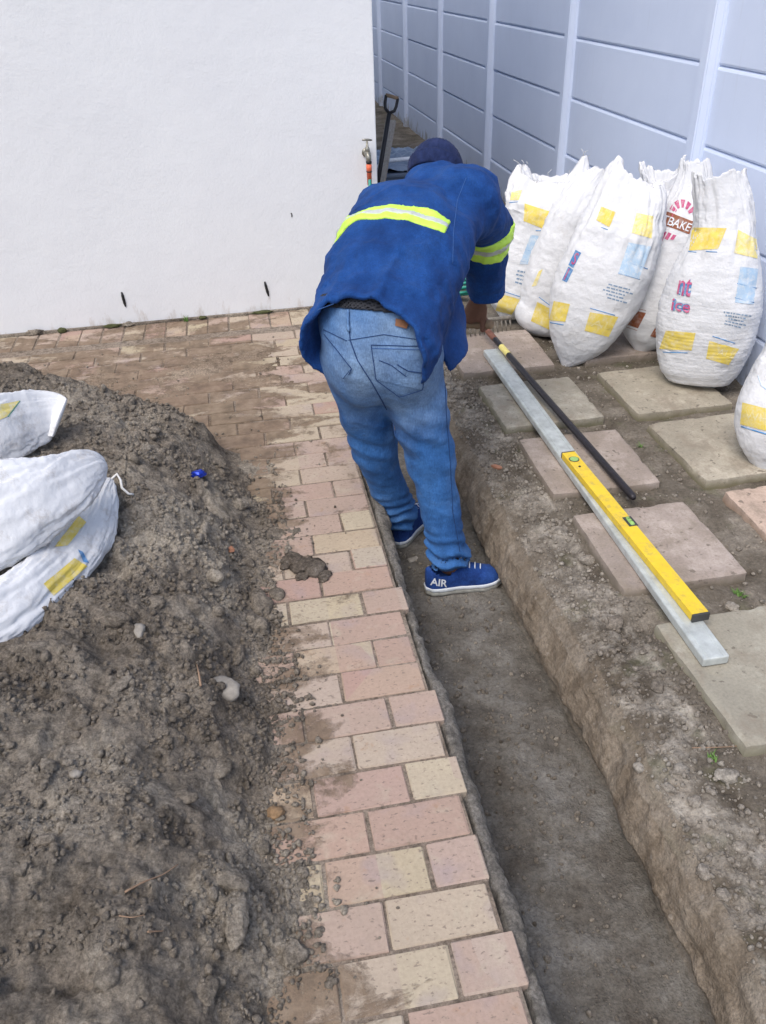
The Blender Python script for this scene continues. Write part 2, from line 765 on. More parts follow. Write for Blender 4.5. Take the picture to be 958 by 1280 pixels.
def fence_mat():
    m = MB('painted precast concrete', .6, .3)
    p = m.P()
    c = m.ramp(m.noise(p, 1.7, 5, .6), [(.3, (.60, .675, .835)), (.7, (.665, .74, .895))])
    x, y, z = m.xyz(p)
    n = m.math('ADD', m.noise(m.vmul(p, (1, 2, 1)), 5, 6, .7), m.mr(z, 0.0, .20, .16, -.12))
    c = m.mix(m.mr(n, .58, .74, 0.0, .7), c, (.22, .19, .14))
    st = m.noise(m.vmul(p, (1, 6, .35)), 6, 5, .65)
    c = m.mix(m.mr(st, .60, .80, 0.0, .16), c, (.38, .38, .40))
    m.col(c)
    m.bump(m.noise(p, 60, 6, .65), .14, .004)
    return m.m


M_FENCE = fence_mat()


def slab_mat(name, a, b, edge):
    m = MB(name, .88, .2)
    p = m.P()
    c = m.ramp(m.noise(p, 3.6, 9, .72), [(.36, tuple(x * .86 for x in a)), (.5, a), (.64, tuple(x * 1.06 for x in b))])
    fine = m.ramp(m.noise(p, 130, 5, .7), [(.25, .78), (.5, 1.0), (.8, 1.14)])
    c = m.mix(1.0, c, fine, 'MULTIPLY')
    pit = m.ramp(m.noise(p, 48, 3, .5), [(.30, 1.0), (.36, 0.0)])
    c = m.mix(m.math('MULTIPLY', pit, .7), c, (.12, .10, .08))
    soil = m.mr(m.noise(m.vmul(p, (1.3, 1, 1)), 6.5, 10, .80), .50, .62, 0.0, .6)
    c = m.mix(soil, c, (.235, .195, .15))
    x, y, z = m.xyz(p)
    zz = m.math('ADD', z, m.math('MULTIPLY', m.noise(p, 25, 4, .6), .03))
    c = m.mix(m.mr(zz, .012, .046, .9, 0.0), c, edge)
    m.col(c)
    n1 = m.bump(m.noise(p, 110, 6, .72), .4, .004)
    m.bump(m.noise(p, 9, 4, .5), .35, .01, n1)
    return m.m


S_PINK = slab_mat('pink grey concrete', (.33, .275, .235), (.44, .375, .33), (.20, .17, .125))
S_GREY = slab_mat('grey beige concrete', (.30, .275, .225), (.41, .38, .315), (.17, .16, .10))
S_CREAM = slab_mat('cream concrete', (.34, .305, .24), (.45, .405, .325), (.21, .19, .115))
S_ROSE = slab_mat('rosy concrete', (.50, .385, .31), (.58, .46, .38), (.30, .21, .15))
S_PALE = slab_mat('pale concrete', (.33, .305, .245), (.43, .405, .335), (.27, .25, .17))


def denim(name, dark, mid, light, sc=6.5, fade=None, dirty=.32):
    m = MB(name, .9, .15)
    p = m.P()
    c = m.ramp(m.noise(p, sc, 5, .6), [(.28, dark), (.52, mid), (.76, light)])
    if fade:
        d = m.n('ShaderNodeVectorMath', operation='DISTANCE')
        m.l(p, d.inputs[0])
        d.inputs[1].default_value = fade[0]
        f = m.math('ADD', m.mr(d.outputs['Value'], fade[1] * .35, fade[1], 1.0, 0.0), m.mr(m.noise(p, 9, 4, .6), .3, .7, -.35, .25))
        c = m.mix(m.math('MULTIPLY', f, .55, True), c, fade[2])
    st_ = m.ramp(m.noise(m.vmul(p, (3.2, 1.6, 1.6)), 9, 6, .7), [(.32, .62), (.5, 1.0), (.7, 1.5)])
    c = m.mix(.4, c, m.mix(1.0, c, st_, 'MULTIPLY'))
    if dirty:
        g_ = m.mr(m.noise(p, 6.5, 7, .7), .56, .72, 0.0, dirty)
        c = m.mix(g_, c, (.030, .034, .048))
    w = m.ramp(m.noise(m.vmul(p, (1, 1, .35)), 260, 3, .7), [(.25, .74), (.5, 1.0), (.75, 1.3)])
    c = m.mix(1.0, c, w, 'MULTIPLY')
    m.col(c)
    n1 = m.bump(m.noise(m.vmul(p, (1, 1, .6)), 420, 3, .6), .25, .001)
    rg = m.n('ShaderNodeTexNoise', noise_type='RIDGED_MULTIFRACTAL')
    m.l(m.vmul(p, (1, 1, 1.6)), rg.inputs['Vector'])
    rg.inputs['Scale'].default_value = 7.0
    rg.inputs['Detail'].default_value = 4
    n2 = m.bump(rg.outputs[0], .35, .012, n1)
    m.bump(m.noise(m.vmul(p, (1, 1, 1.7)), 22, 5, .6), .45, .012, n2)
    m.b.inputs['Sheen Weight'].default_value = .03
    return m.m


M_JACKET = denim('work jacket denim', (.007, .030, .120), (.011, .052, .195), (.019, .082, .28))
M_JEANS = denim('blue jeans denim', (.016, .062, .19), (.034, .115, .30), (.080, .185, .39), 5.5,
                ((.06, 1.42, .62), .34, (.23, .33, .46)))
M_SHOE = denim('shoe fabric', (.010, .030, .13), (.016, .052, .21), (.03, .085, .28), 20)
M_BEANIE = denim('knit cap', (.010, .016, .05), (.016, .026, .08), (.028, .04, .11), 30)
M_THREAD = plain('seam thread', (.014, .045, .14), .9)
M_THREAD2 = plain('pale seam thread', (.04, .11, .30), .9)
M_SKIN = plain('skin', (.150, .072, .047), .55, spec=.35, scale=40)
M_LIME = plain('lime reflective tape', (.56, .86, .10), .5, var=.05)
M_SILVER = plain('silver reflective strip', (.50, .53, .50), .4, var=.08, scale=90)
M_BLACK = plain('black plastic', (.014, .014, .016), .5)
M_BELT = plain('dark belt', (.020, .022, .030), .7)
M_LEATHER = plain('leather patch', (.22, .10, .05), .7)
M_SOLE = plain('grey rubber sole', (.30, .30, .27), .8, var=.3, scale=40)
M_WHITEFOAM = plain('white foam sole', (.62, .66, .70), .6)
M_WHITEINK = plain('white print', (.78, .80, .83), .6)
M_HOSE = plain('green hose', (.02, .26, .20), .4)


def sack_mat():
    m = MB('woven white sack', .55, .35)
    p = m.P()
    c = m.ramp(m.noise(p, 3, 4, .6), [(.3, (.655, .665, .68)), (.7, (.735, .74, .75))])
    d = m.noise(p, 9, 6, .7)
    c = m.mix(m.mr(d, .58, .80, 0.0, .35), c, (.44, .39, .32))
    m.col(c)
    n1 = m.bump(m.noise(m.vmul(p, (1, 1, 6)), 42, 3, .6), .18, .004)
    m.bump(m.noise(p, 26, 5, .6), .5, .014, n1)
    m.b.inputs['Subsurface Weight'].default_value = .0
    return m.m


def sack_dirty():
    m = MB('soiled white sack', .65, .3)
    p = m.P()
    c = m.ramp(m.noise(p, 3, 4, .6), [(.3, (.64, .65, .665)), (.7, (.77, .78, .795))])
    d = m.noise(p, 13, 9, .80)
    c = m.mix(m.mr(d, .52, .72, 0.0, .75), c, (.36, .31, .26))
    m.col(c)
    n1 = m.bump(m.noise(m.vmul(p, (1, 1, 1)), 90, 4, .65), .25, .004)
    m.bump(m.noise(p, 16, 4, .55), .4, .012, n1)
    return m.m


M_SACK = sack_mat()
M_SACKD = sack_dirty()
M_YEL = ink('yellow ink', (.74, .58, .11), .45)
M_PALEY = ink('worn yellow ink', (.77, .65, .22), .7)
M_BLUE = ink('blue ink', (.07, .24, .50), .35)
M_LBLUE = ink('pale blue ink', (.40, .55, .70), .8)
M_TINK = plain('faint blue ink', (.22, .31, .42), .6)
M_PINK = ink('magenta ink', (.52, .07, .19), .35)
M_BROWN = ink('brown ink', (.27, .085, .035), .3)
M_CORD = plain('white cord', (.72, .71, .68), .8)


def level_mat():
    m = MB('yellow painted aluminium', .38, .5)
    p = m.P()
    c = m.ramp(m.noise(p, 20, 5, .6), [(.3, (.76, .52, .02)), (.7, (.83, .59, .03))])
    d = m.mr(m.noise(p, 30, 9, .82), .50, .66, 0.0, .6)
    c = m.mix(d, c, (.34, .26, .12))
    m.col(c)
    return m.m


M_LEVEL = level_mat()
M_ALU = plain('dull aluminium', (.52, .55, .53), .5, .25, var=.2, scale=25, bump=.1)
M_VIAL = plain('green vial', (.28, .50, .14), .15, spec=.6)
M_VIALD = plain('dark vial line', (.01, .02, .01), .3)
M_CAP = plain('dark end cap', (.05, .05, .05), .5)
M_STEEL = plain('black steel tube', (.030, .027, .032), .45, .3, spec=.5, var=.3)
M_RUST = plain('rusty steel', (.19, .085, .06), .75, .2, var=.3, scale=40)
M_RAKE = plain('dusty rake steel', (.23, .21, .18), .7, .3, var=.3)
M_WOOD = plain('worn wood', (.24, .165, .10), .75, var=.25, scale=35)
M_TIMBER = plain('weathered timber', (.34, .31, .27), .8, var=.2)
M_BRASS = plain('weathered brass', (.28, .27, .23), .45, .7, var=.25)
M_ORANGE = plain('orange plastic', (.80, .17, .08), .4, var=.05)
M_CRATE = plain('grey blue plastic', (.13, .17, .24), .5)
M_CRATE2 = plain('dark blue plastic', (.03, .05, .10), .5)
M_CLEAR = plain('grey polythene sheet', (.20, .25, .33), .3)
M_FOIL = plain('blue foil', (.02, .05, .42), .25, .5)
M_CHIP = plain('terracotta chip', (.42, .20, .12), .85)
M_STONE = plain('pale stone', (.29, .265, .23), .85, var=.25, scale=50, bump=.3)
M_GREEN = plain('weed leaf', (.10, .21, .035), .6)
M_MOSS = plain('moss', (.07, .075, .03), .95)
M_STRAW = plain('dry stalk', (.30, .20, .13), .9)
M_STICKER = plain('yellow sticker', (.78, .68, .22), .5)


# ================================================================== THE SETTING
# far ground sheet, well below the yard
obj('ground', bm_mesh('ground', box_bm((-60, -60, -.62), (60, 60, -.60))), M_PILE, kind='structure')

YW = 3.726       # face of the house wall
XF = 1.78        # face of the fence panels
M_ROW = .1103
FLOOR = -.24


# ---- bare ground with the trench: a cross-section swept along y
def build_ground():
    ys = np.concatenate([np.arange(-1.6, -.3, .02), np.arange(-.3, 2.3, .0075), np.arange(2.3, 3.8, .013), np.arange(3.8, 12.4, .06)])
    prof = []      # (x, z, step)

    def run(x0, z0, x1, z1, st, zone):
        n = max(2, int(round(math.hypot(x1 - x0, z1 - z0) / st)))
        for i in range(n):
            t = i / n
            prof.append((x0 + (x1 - x0) * t, z0 + (z1 - z0) * t, *zone))
    T, W, Fl = (0, 0, 0), (1, 0, 0), (0, 1, 0)
    run(-.16, -.075, .012, -.075, .03, T)
    run(.012, -.075, .030, FLOOR + .02, .009, W)
    run(.030, FLOOR + .02, .055, FLOOR, .009, Fl)
    run(.055, FLOOR, .425, FLOOR, .009, Fl)
    run(.425, FLOOR, .440, FLOOR + .022, .007, (.5, .5, 0))
    run(.440, FLOOR + .022, .432, FLOOR + .048, .007, W)
    run(.432, FLOOR + .048, .402, FLOOR + .066, .006, W)
    run(.402, FLOOR + .066, .412, -.120, .006, W)
    run(.412, -.120, .436, -.062, .006, (1, 0, .15))
    run(.436, -.062, .472, -.026, .006, (.7, 0, .8))
    run(.472, -.026, .53, -.014, .007, (.2, 0, 1))
    run(.53, -.014, .64, -.010, .008, (.0, 0, .9))
    run(.64, -.010, 1.2, -.012, .010, T)
    run(1.2, -.012, 2.4, -.010, .014, T)
    prof = np.array(prof)
    nu, ny = len(prof), len(ys)
    X = np.repeat(prof[:, 0][:, None], ny, 1)
    Z = np.repeat(prof[:, 1][:, None], ny, 1)
    Yg = np.repeat(ys[None], nu, 0)
    zone = np.repeat(prof[:, None, 2:], ny, 1)
    # the trench runs out behind the worker
    end = sstep(2.75, 3.0, ys)[None]
    Z = Z * (1 - end) + (-.03) * end
    zone = zone * (1 - end[..., None])
    P = np.stack([X, Yg, Z], -1)
    isw, isf, isl = zone[..., 0], zone[..., 1], zone[..., 2]
    right = sstep(.36, .41, X)
    # uneven line of the right-hand bank
    wob = fbm(np.stack([Yg * 2.2, Yg * 0, Yg * 0 + 3], -1), 3, 5) * .022 + fbm(np.stack([Yg * 8, Z * 3, Yg * 0], -1), 3, 6) * .012
    bank = right * (1 - sstep(.50, .80, X))
    P[..., 0] += wob * bank
    # rough wall: ledges and spalls
    Q = np.stack([X * 10, Yg * 13, Z * 12], -1)
    mw = isw > 0
    r1 = np.zeros_like(X)
    r2 = np.zeros_like(X)
    r1[mw] = fbm(Q[mw], 5, 11)
    r2[mw] = fbm(P[mw] * 30, 4, 13)
    P[..., 0] += (r1 * .013 + r2 * .008) * np.maximum(isw, 0) * (.35 + .65 * right)
    P[mw, 2] += fbm(P[mw] * 22, 4, 15) * .010 * isw[mw]
    # a spalled ledge low on the wall
    led = np.exp(-((Z + .165 + .02 * vnoise(np.stack([Yg * 3, Yg * 0, Yg * 0], -1), 3)) / .016) ** 2) * right * isw
    P[..., 0] -= led * .004
    # floor: trodden, lumpy, silt
    mf = isf > 0
    P[mf, 2] += (fbm(P[mf] * np.array([5, 5, 1]), 4, 21) * .020 + fbm(P[mf] * 20, 5, 22, .62) * .011) * isf[mf]
    # the top: crumbly crust near the bank, gentle undulation elsewhere
    tp = np.clip(1 - isw - isf, 0, 1)
    crumb = fbm(P * np.array([38, 38, 1]), 4, 31, .62)
    P[..., 2] += tp * (fbm(P * np.array([4, 4, 1]), 3, 33) * .012 + crumb * (.004 + .011 * isl) + fbm(P * np.array([14, 14, 1]), 3, 34) * .007)
    # hollow beside the fourth slab where soil has been dug out
    for (hx, hy, hr, hd) in ((.60, 1.20, .085, .03), (.66, .88, .06, .035), (.54, 2.05, .08, .02), (.70, .10, .2, .03)):
        P[..., 2] -= hd * np.exp(-((X - hx) ** 2 + (Yg - hy) ** 2) / hr ** 2) * tp
    P[..., 2] += tp * sstep(.60, .66, X) * (.010 + .010 * fbm(P * np.array([7, 7, 1]), 3, 37))
    V = P.reshape(-1, 3)
    F = grid_faces(nu, ny)[:, ::-1]
    me = np_mesh('bare_ground', V, F)
    ca = me.color_attributes.new('zone', 'FLOAT_COLOR', 'POINT')
    c = np.concatenate([zone.reshape(-1, 3), np.ones((len(V), 1))], 1).astype(np.float32)
    ca.data.foreach_set('color', c.ravel())
    o = obj('terrain', me, M_GROUND, smooth=True, kind='structure')
    return o, V, F


terrain, GV, GF = build_ground()
BV_G = bvh_of(GV, GF)


# ---- the soil heap
TOE = np.array([(-1.6, -.52), (-.5, -.47), (0, -.45), (.2, -.405), (.4, -.43), (.63, -.43), (.96, -.42), (1.2, -.45), (1.52, -.36),
                (1.94, -.37), (2.15, -.45), (2.4, -.66), (2.65, -.95), (2.85, -1.5), (3.0, -2.6)])


def pile_h(x, y):
    p = np.stack([x, y, np.zeros_like(x)], -1)
    xt = np.interp(y, TOE[:, 0], TOE[:, 1]) + fbm(p * 4.5, 4, 41, .62) * .10
    d = xt - x
    H = np.interp(y, [-1.6, -.4, .3, .9, 1.6, 2.1, 2.45, 2.8], [.22, .26, .30, .33, .36, .36, .33, .20])
    H = H * (1 - .55 * sstep(-1.25, -2.3, x) if False else 1 - .9 * sstep(1.3, 2.4, -x))
    dd = np.maximum(d, 0)
    h = H * (1 - np.exp(-(dd / .30) ** 1.45))
    h = np.where(d < 0, d * .055 - .001, h)
    m = sstep(.0, .15, dd)
    big = fbm(p * 3.3, 3, 43) * .045 + fbm(p * 9, 3, 45) * .026
    h = h + m * big
    # run-out fans and slumps
    h = h + m * .020 * fbm(np.stack([x * 5 + y * 2, y * 11 - x * 3, 0 * x], -1), 3, 47, ridge=True)
    h = h - .06 * np.exp(-(((x + .50) / .09) ** 2 + ((y - 1.86) / .10) ** 2))
    h = h - .030 * np.exp(-(((x + .60) / .035) ** 2 + ((y - .27) / .10) ** 2))
    lump = fbm(p * 15 + fbm(p * 8, 2, 58)[..., None] * .8, 4, 49, .62, ridge=True)
    fine = lump * .016 + np.maximum(0, vnoise(p * 52, 51)) * .007 + fbm(p * 80, 2, 53) * .006
    h = h + (sstep(-.02, .05, d) * .75 + .25) * fine
    return h


def build_pile():
    xs = np.concatenate([np.arange(-2.8, -1.25, .03), np.arange(-1.25, -.20, .0068)])
    ys = np.concatenate([np.arange(-1.6, -.3, .03), np.arange(-.3, 2.0, .0075), np.arange(2.0, 3.1, .011)])
    X, Yg = np.meshgrid(xs, ys, indexing='ij')
    H = pile_h(X, Yg)
    P = np.stack([X, Yg, H], -1)
    # overhanging crumbs
    P[..., 0] += fbm(P * 30, 3, 55) * .010
    P[..., 1] += fbm(P * 30, 3, 57) * .010
    V = P.reshape(-1, 3)
    F = grid_faces(len(xs), len(ys))
    # drop what lies well below the paving
    low = V[:, 2] < -.03
    F = F[~low[F].all(1)]
    o = obj('soil_heap', np_mesh('soil_heap', V, F), M_PILE, smooth=True,
            label='heap of loose brown excavated soil on the brick paving', cat='soil heap', kind='stuff')
    return o, V, F


heap, PV, PF = build_pile()
BV_P = bvh_of(PV, PF)


def ground_hit(x, y, off=0.0):
    """what a pixel sees: heap, ground or paving (z = 0)"""
    d = Vector(ray(x, y)).normalized()
    best = None
    for b in (BV_P, BV_G):
        loc, nr, i, ds = b.ray_cast(Vector(CAM), d)
        if loc is not None and (best is None or ds < best[1]):
            best = (loc, ds)
    p0 = at_z(x, y, 0.0)
    if p0[0] < .01 and p0[1] < YW:
        ds = np.linalg.norm(p0 - CAM)
        if best is None or ds < best[1]:
            best = (Vector(p0), ds)
    return np.array(best[0]) if best else p0


def drop(x, y):
    """height of the ground under a point"""
    zs = [0.0] if x < .01 and y < YW else []
    for b in (BV_P, BV_G):
        loc, nr, i, ds = b.ray_cast(Vector((x, y, 3)), Vector((0, 0, -1)))
        if loc is not None:
            zs.append(loc[2])
    return max(zs) if zs else 0.0


# ---- thin soil trodden over the far paving
def build_spill():
    xs, ys = np.arange(-2.2, -.012, .0095), np.arange(1.75, 3.42, .0095)
    X, Yg = np.meshgrid(xs, ys, indexing='ij')
    p = np.stack([X, Yg, 0 * X], -1)
    a, b = X * .85 + Yg * .5, Yg * .85 - X * .5
    pat = fbm(np.stack([a * 2.2, b * 5.5, 0 * X], -1), 5, 201, .6) + .55 * fbm(p * 13, 4, 203, .65)
    env = sstep(1.75, 2.25, Yg) * (1 - sstep(3.1, 3.42, Yg)) * (1 - .65 * sstep(-.35, -.05, X))
    Z = -.0075 + env * (.0055 + .012 * pat) + fbm(p * 60, 3, 205) * .0018
    V = np.stack([X, Yg, Z], -1).reshape(-1, 3)
    F = grid_faces(len(xs), len(ys))
    low = V[:, 2] < -.007
    F = F[~low[F].all(1)]
    return obj('spilled_soil', np_mesh('spilled_soil', V, F), M_SPILL, smooth=True, label='thin brown soil smeared over the bricks near the house wall', cat='soil', kind='stuff')


build_spill()

# ---- brick paving
bed = bmesh.new()
bx = box_bm((-5.2, -1.9, -.07), (.004, 3.715, -.0048))
paving = obj('paving', bm_mesh('paving', bx), M_BED, kind='structure')


def brick_mesh(L, W, seed):
    """one worn clay paver, its top at z = 0, centred"""
    r = random.Random(seed)
    bm = box_bm((-L / 2, -W / 2, -.055), (L / 2, W / 2, 0), .0035, 1)
    for v in bm.verts:
        k = .0016
        v.co += Vector((r.uniform(-k, k), r.uniform(-k, k), r.uniform(-k, k) * .6))
    return bm_mesh('brick', bm)


full = [brick_mesh(.2155, .1045, i) for i in range(6)]
half = [brick_mesh(.104 + .012 * i, .1045, 20 + i) for i in range(5)]
head = [brick_mesh(.1045, .2155, 40 + i) for i in range(4)]
for me in full + half + head:
    me.materials.append(M_BRICK)

cand = []
for n in range(-15, 32):
    y0 = n * M_ROW
    if y0 + M_ROW > 3.495:
        continue
    yc = y0 + M_ROW / 2
    if n % 2:
        c = 0
        while c > -46:
            cand.append(('f', (c - 1) * .111, yc))
            c -= 2
    else:
        hw = rnd.choice([0, 0, 1, 1, 2]) if n not in (0, 6) else 2
        cand.append(('h%d' % hw, -.111 + .0035 + (.104 + .012 * hw) / 2, yc))
        c = -1
        while c > -46:
            cand.append(('f', (c - 1) * .111, yc))
            c -= 2
for k in range(46):
    cand.append(('v', -(k + .5) * .111 - .002, 3.607))


def score(b):
    u, v = to_px(np.array([b[1], b[2], 0]))
    inview = -30 < u < 990 and -30 < v < 1320
    hh = pile_h(np.array([b[1] + .09]), np.array([b[2]]))[0]
    hh2 = pile_h(np.array([b[1] + .02]), np.array([b[2] + .03]))[0]
    return inview and min(hh, hh2) < .035


single = [b for b in cand if score(b)][:300]
ss = set(id(b) for b in single)
rest = [b for b in cand if id(b) not in ss]
for b in single:
    me = full[rnd.randrange(6)] if b[0] == 'f' else head[rnd.randrange(4)] if b[0] == 'v' else half[int(b[0][1])]
    o = obj('brick', me, None, paving)
    o.location = (b[1] + rnd.uniform(-.0018, .0018), b[2] + rnd.uniform(-.0015, .0015), rnd.uniform(-.003, .0018))
    o.rotation_euler = (rnd.gauss(0, .006), rnd.gauss(0, .005), rnd.gauss(0, .006) + (math.pi if rnd.random() < .5 and b[0] != 'h' else 0))
bm = bmesh.new()
for b in rest:
    L, W = (.2155, .1045) if b[0] == 'f' else (.1045, .2155) if b[0] == 'v' else (.11, .1045)
    z = rnd.uniform(-.003, .001)
    t = box_bm((b[1] - L / 2, b[2] - W / 2, -.055), (b[1] + L / 2, b[2] + W / 2, z), .0035, 1)
    tm = bm_mesh('t', t)
    bm.from_mesh(tm)
    bpy.data.meshes.remove(tm)
obj('covered_bricks', bm_mesh('covered_bricks', bm), M_BRICK, paving, kind='stuff')


# ---- crust of bedding mortar left along the cut edge of the paving
def mortar_edge():
    ys = np.arange(-1.2, 3.2, .008)
    prof = np.array([(-.05, -.062), (-.004, -.050), (.016, -.014), (.034, -.026), (.042, -.055), (.036, -.085), (.010, -.105), (-.05, -.11)])
    # resample the profile
    s = np.r_[0, np.cumsum(np.linalg.norm(np.diff(prof, axis=0), axis=1))]
    tt = np.linspace(0, s[-1], 26)
    px, pz = np.interp(tt, s, prof[:, 0]), np.interp(tt, s, prof[:, 1])
    X = np.repeat(px[:, None], len(ys), 1)
    Z = np.repeat(pz[:, None], len(ys), 1)
    Yg = np.repeat(ys[None], len(px), 0)
    amt = 1.15 + 1.0 * fbm(np.stack([Yg * 3.0, Yg * 0, Yg * 0], -1), 4, 61)
    P = np.stack([X * np.where(X > 0, np.clip(amt, .35, 1.9), 1), Yg, Z], -1)
    P[..., 0] += fbm(P * 32, 5, 63, .6) * .016
    P[..., 2] += fbm(P * 30, 4, 65, .6) * .010
    P[..., 2] = np.minimum(P[..., 2], -.010)
    return keep(obj('mortar_edge', np_mesh('mortar_edge', P.reshape(-1, 3), grid_faces(len(px), len(ys))[:, ::-1]), M_MORTAR, smooth=True), paving)


mortar_edge()

# ---- house
house = empty('house', (-3, YW + 2, 0), 'white plastered house wall with a garden tap near its corner', 'house')
XC = .414
keep(obj('wall', bm_mesh('wall', box_bm((-9, YW, -.3), (XC, YW + 9, 3.1), .006, 2)), M_PLASTER), house)
# plinth course: slightly proud band at the foot, and the mortar fillet below it
0 and keep(obj('plinth', bm_mesh('plinth', box_bm((-9, YW - .0022, -.06), (XC - .001, YW + .02, .066), .001, 1)), M_PLASTER), house)
keep(obj('fillet', bm_mesh('fillet', box_bm((-5.2, YW - .020, -.06), (XC - .003, YW - .001, .012), .004, 2)), M_PILE), house)
keep(obj('roof', bm_mesh('roof', box_bm((-9.3, YW - .25, 3.1), (XC + .2, YW + 9.3, 3.25), .01, 1)), plain('roof sheet', (.2, .19, .18), .8)), house)
for (x, y) in ((154, 374), (333, 361)):
    a, b = at_y(x - 2, y - 9, YW - .002), at_y(x + 3, y + 9, YW - .002)
    d = b - a
    V = []
    wv = .0075
    me = tube_mesh('weep_slot', [a + d * t for t in np.linspace(0, 1, 5)], [.004, wv, wv, wv, .004], 8)
    keep(obj('weep_slot', me, M_BLACK), house)
keep(obj('weep_slot', tube_mesh('weep_slot', [at_y(364, 266, YW - .001), at_y(365, 268, YW - .001), at_y(365, 271, YW - .001)], .003, 6), M_BLACK), house)

# ---- precast concrete fence
fence = empty('precast_fence', (XF, 5, 0), 'pale grey precast concrete fence of posts and stacked panels', 'fence')
PITCH_F = 1.635
posts_y = [3.0 + PITCH_F * k for k in range(-3, 7)]


def panel_mesh():
    """one panel: chamfered long edges leave a V-joint"""
    L, H, T = PITCH_F - .03, .3205, .045
    sec = [(0, .012), (0, H - .016), (.004, H - .006), (.016, H - .0005), (T, H - .0005), (T, .0005), (.010, .0005), (.003, .005)]
    bm = bmesh.new()
    A = [bm.verts.new((x, 0, z)) for x, z in sec]
    B = [bm.verts.new((x, L, z)) for x, z in sec]
    n = len(sec)
    for i in range(n):
        bm.faces.new((A[i], B[i], B[(i + 1) % n], A[(i + 1) % n]))
    bm.faces.new(A)
    bm.faces.new(B[::-1])
    bmesh.ops.recalc_face_normals(bm, faces=bm.faces[:])
    return bm_mesh('panel', bm)


PM = panel_mesh()
PM.materials.append(M_FENCE)
zj = [-.10 + .3215 * k for k in range(6)]
for y0 in posts_y[:-1]:
    for z0 in zj:
        o = bpy.data.objects.new('panel', PM)
        COL.objects.link(o)
        keep(o, fence)
        o.location = (XF + rnd.uniform(-.002, .002), y0 + .015, z0)
        o.rotation_euler = (0, rnd.gauss(0, .003), rnd.gauss(0, .0012))


def post_mesh():
    """tapering face with a flat nose, standing proud of the panels"""
    bm = bmesh.new()
    sec = [(.065, -.065), (-.012, -.058), (-.042, -.034), (-.042, .034), (-.012, .058), (.065, .065)]
    A = [bm.verts.new((x, y, -.3)) for x, y in sec]
    B = [bm.verts.new((x, y, 1.90)) for x, y in sec]
    n = len(sec)
    for i in range(n):
        bm.faces.new((A[i], A[(i + 1) % n], B[(i + 1) % n], B[i]))
    bm.faces.new(A[::-1])
    bm.faces.new(B)
    bmesh.ops.recalc_face_normals(bm, faces=bm.faces[:])
    bmesh.ops.bevel(bm, geom=[e for e in bm.edges if abs(e.verts[0].co.z - e.verts[1].co.z) > 1], offset=.006, segments=2, affect='EDGES')
    return bm_mesh('post', bm)


PO = post_mesh()
PO.materials.append(M_FENCE)
for y0 in posts_y:
    o = bpy.data.objects.new('post', PO)
    COL.objects.link(o)
    keep(o, fence)
    o.location = (XF, y0, 0)


# ================================================================== STEPPING SLABS
def slab(x0, x1, y0, y1, zt, mat, label, seed, tilt=(0, 0), rot=0.0):
    r = np.random.default_rng(seed)
    n = 40
    T = .048
    a = np.linspace(-1, 1, n)
    hx, hy = (x1 - x0) / 2, (y1 - y0) / 2
    X, Yg = np.meshgrid(a, a, indexing='ij')
    # rounded outline + edge drop
    P = np.stack([X * hx, Yg * hy, np.zeros_like(X)], -1)
    e = np.maximum(np.abs(X), np.abs(Yg))
    q = np.stack([P[..., 0] * 14 + seed, P[..., 1] * 14, 0 * X], -1)
    wob = fbm(q, 4, 71 + seed)
    edge = sstep(.93, 1.0, e)
    P[..., 2] = -sstep(.96, 1.0, e) * .0035 + fbm(q * .6, 3, 73 + seed) * .0016 + fbm(q * 4, 3, 75) * .0008 - np.maximum(0, wob - .30) * edge * .03
    P[..., 0] -= np.sign(X) * np.abs(wob) * .005 * edge * (np.abs(X) > .9)
    P[..., 1] -= np.sign(Yg) * np.abs(wob) * .005 * edge * (np.abs(Yg) > .9)
    # blunt corners
    cr = sstep(1.80, 2.0, np.abs(X) + np.abs(Yg))
    P[..., :2] *= (1 - .010 * cr)[..., None]
    V = list(P.reshape(-1, 3))
    F = [tuple(f) for f in grid_faces(n, n)]
    # skirt
    loop = [(i, 0) for i in range(n)] + [(n - 1, j) for j in range(1, n)] + [(i, n - 1) for i in range(n - 2, -1, -1)] + [(0, j) for j in range(n - 2, 0, -1)]
    prev = [i * n + j for i, j in loop]
    for k, (dz, gr) in enumerate(((-.012, 1.006), (-.026, 1.010), (-T, 1.004))):
        cur = []
        for (i, j) in loop:
            p = P[i, j].copy()
            p[:2] *= gr
            jit = fbm(np.array([[p[0] * 30, p[1] * 30, dz * 60 + seed]]), 3, 77)[0] * .004
            p[:2] += jit * np.sign(p[:2])
            p[2] += dz
            cur.append(len(V))
            V.append(p)
        m = len(loop)
        for t in range(m):
            F.append((prev[t], cur[t], cur[(t + 1) % m], prev[(t + 1) % m]))
        prev = cur
    me = bpy.data.meshes.new('stepping_stone')
    me.from_pydata([tuple(v) for v in V], [], F)
    bm = bmesh.new()
    bm.from_mesh(me)
    bmesh.ops.recalc_face_normals(bm, faces=bm.faces[:])
    bm.to_mesh(me)
    bm.free()
    me.shade_smooth()
    me.set_sharp_from_angle(angle=math.radians(32))
    o = obj('stepping_stone', me, mat, label=label, cat='paving slab', group='square stepping slabs laid in the bare ground')
    o.location = ((x0 + x1) / 2, (y0 + y1) / 2, zt)
    o.rotation_euler = (tilt[0], tilt[1], rot)
    return o


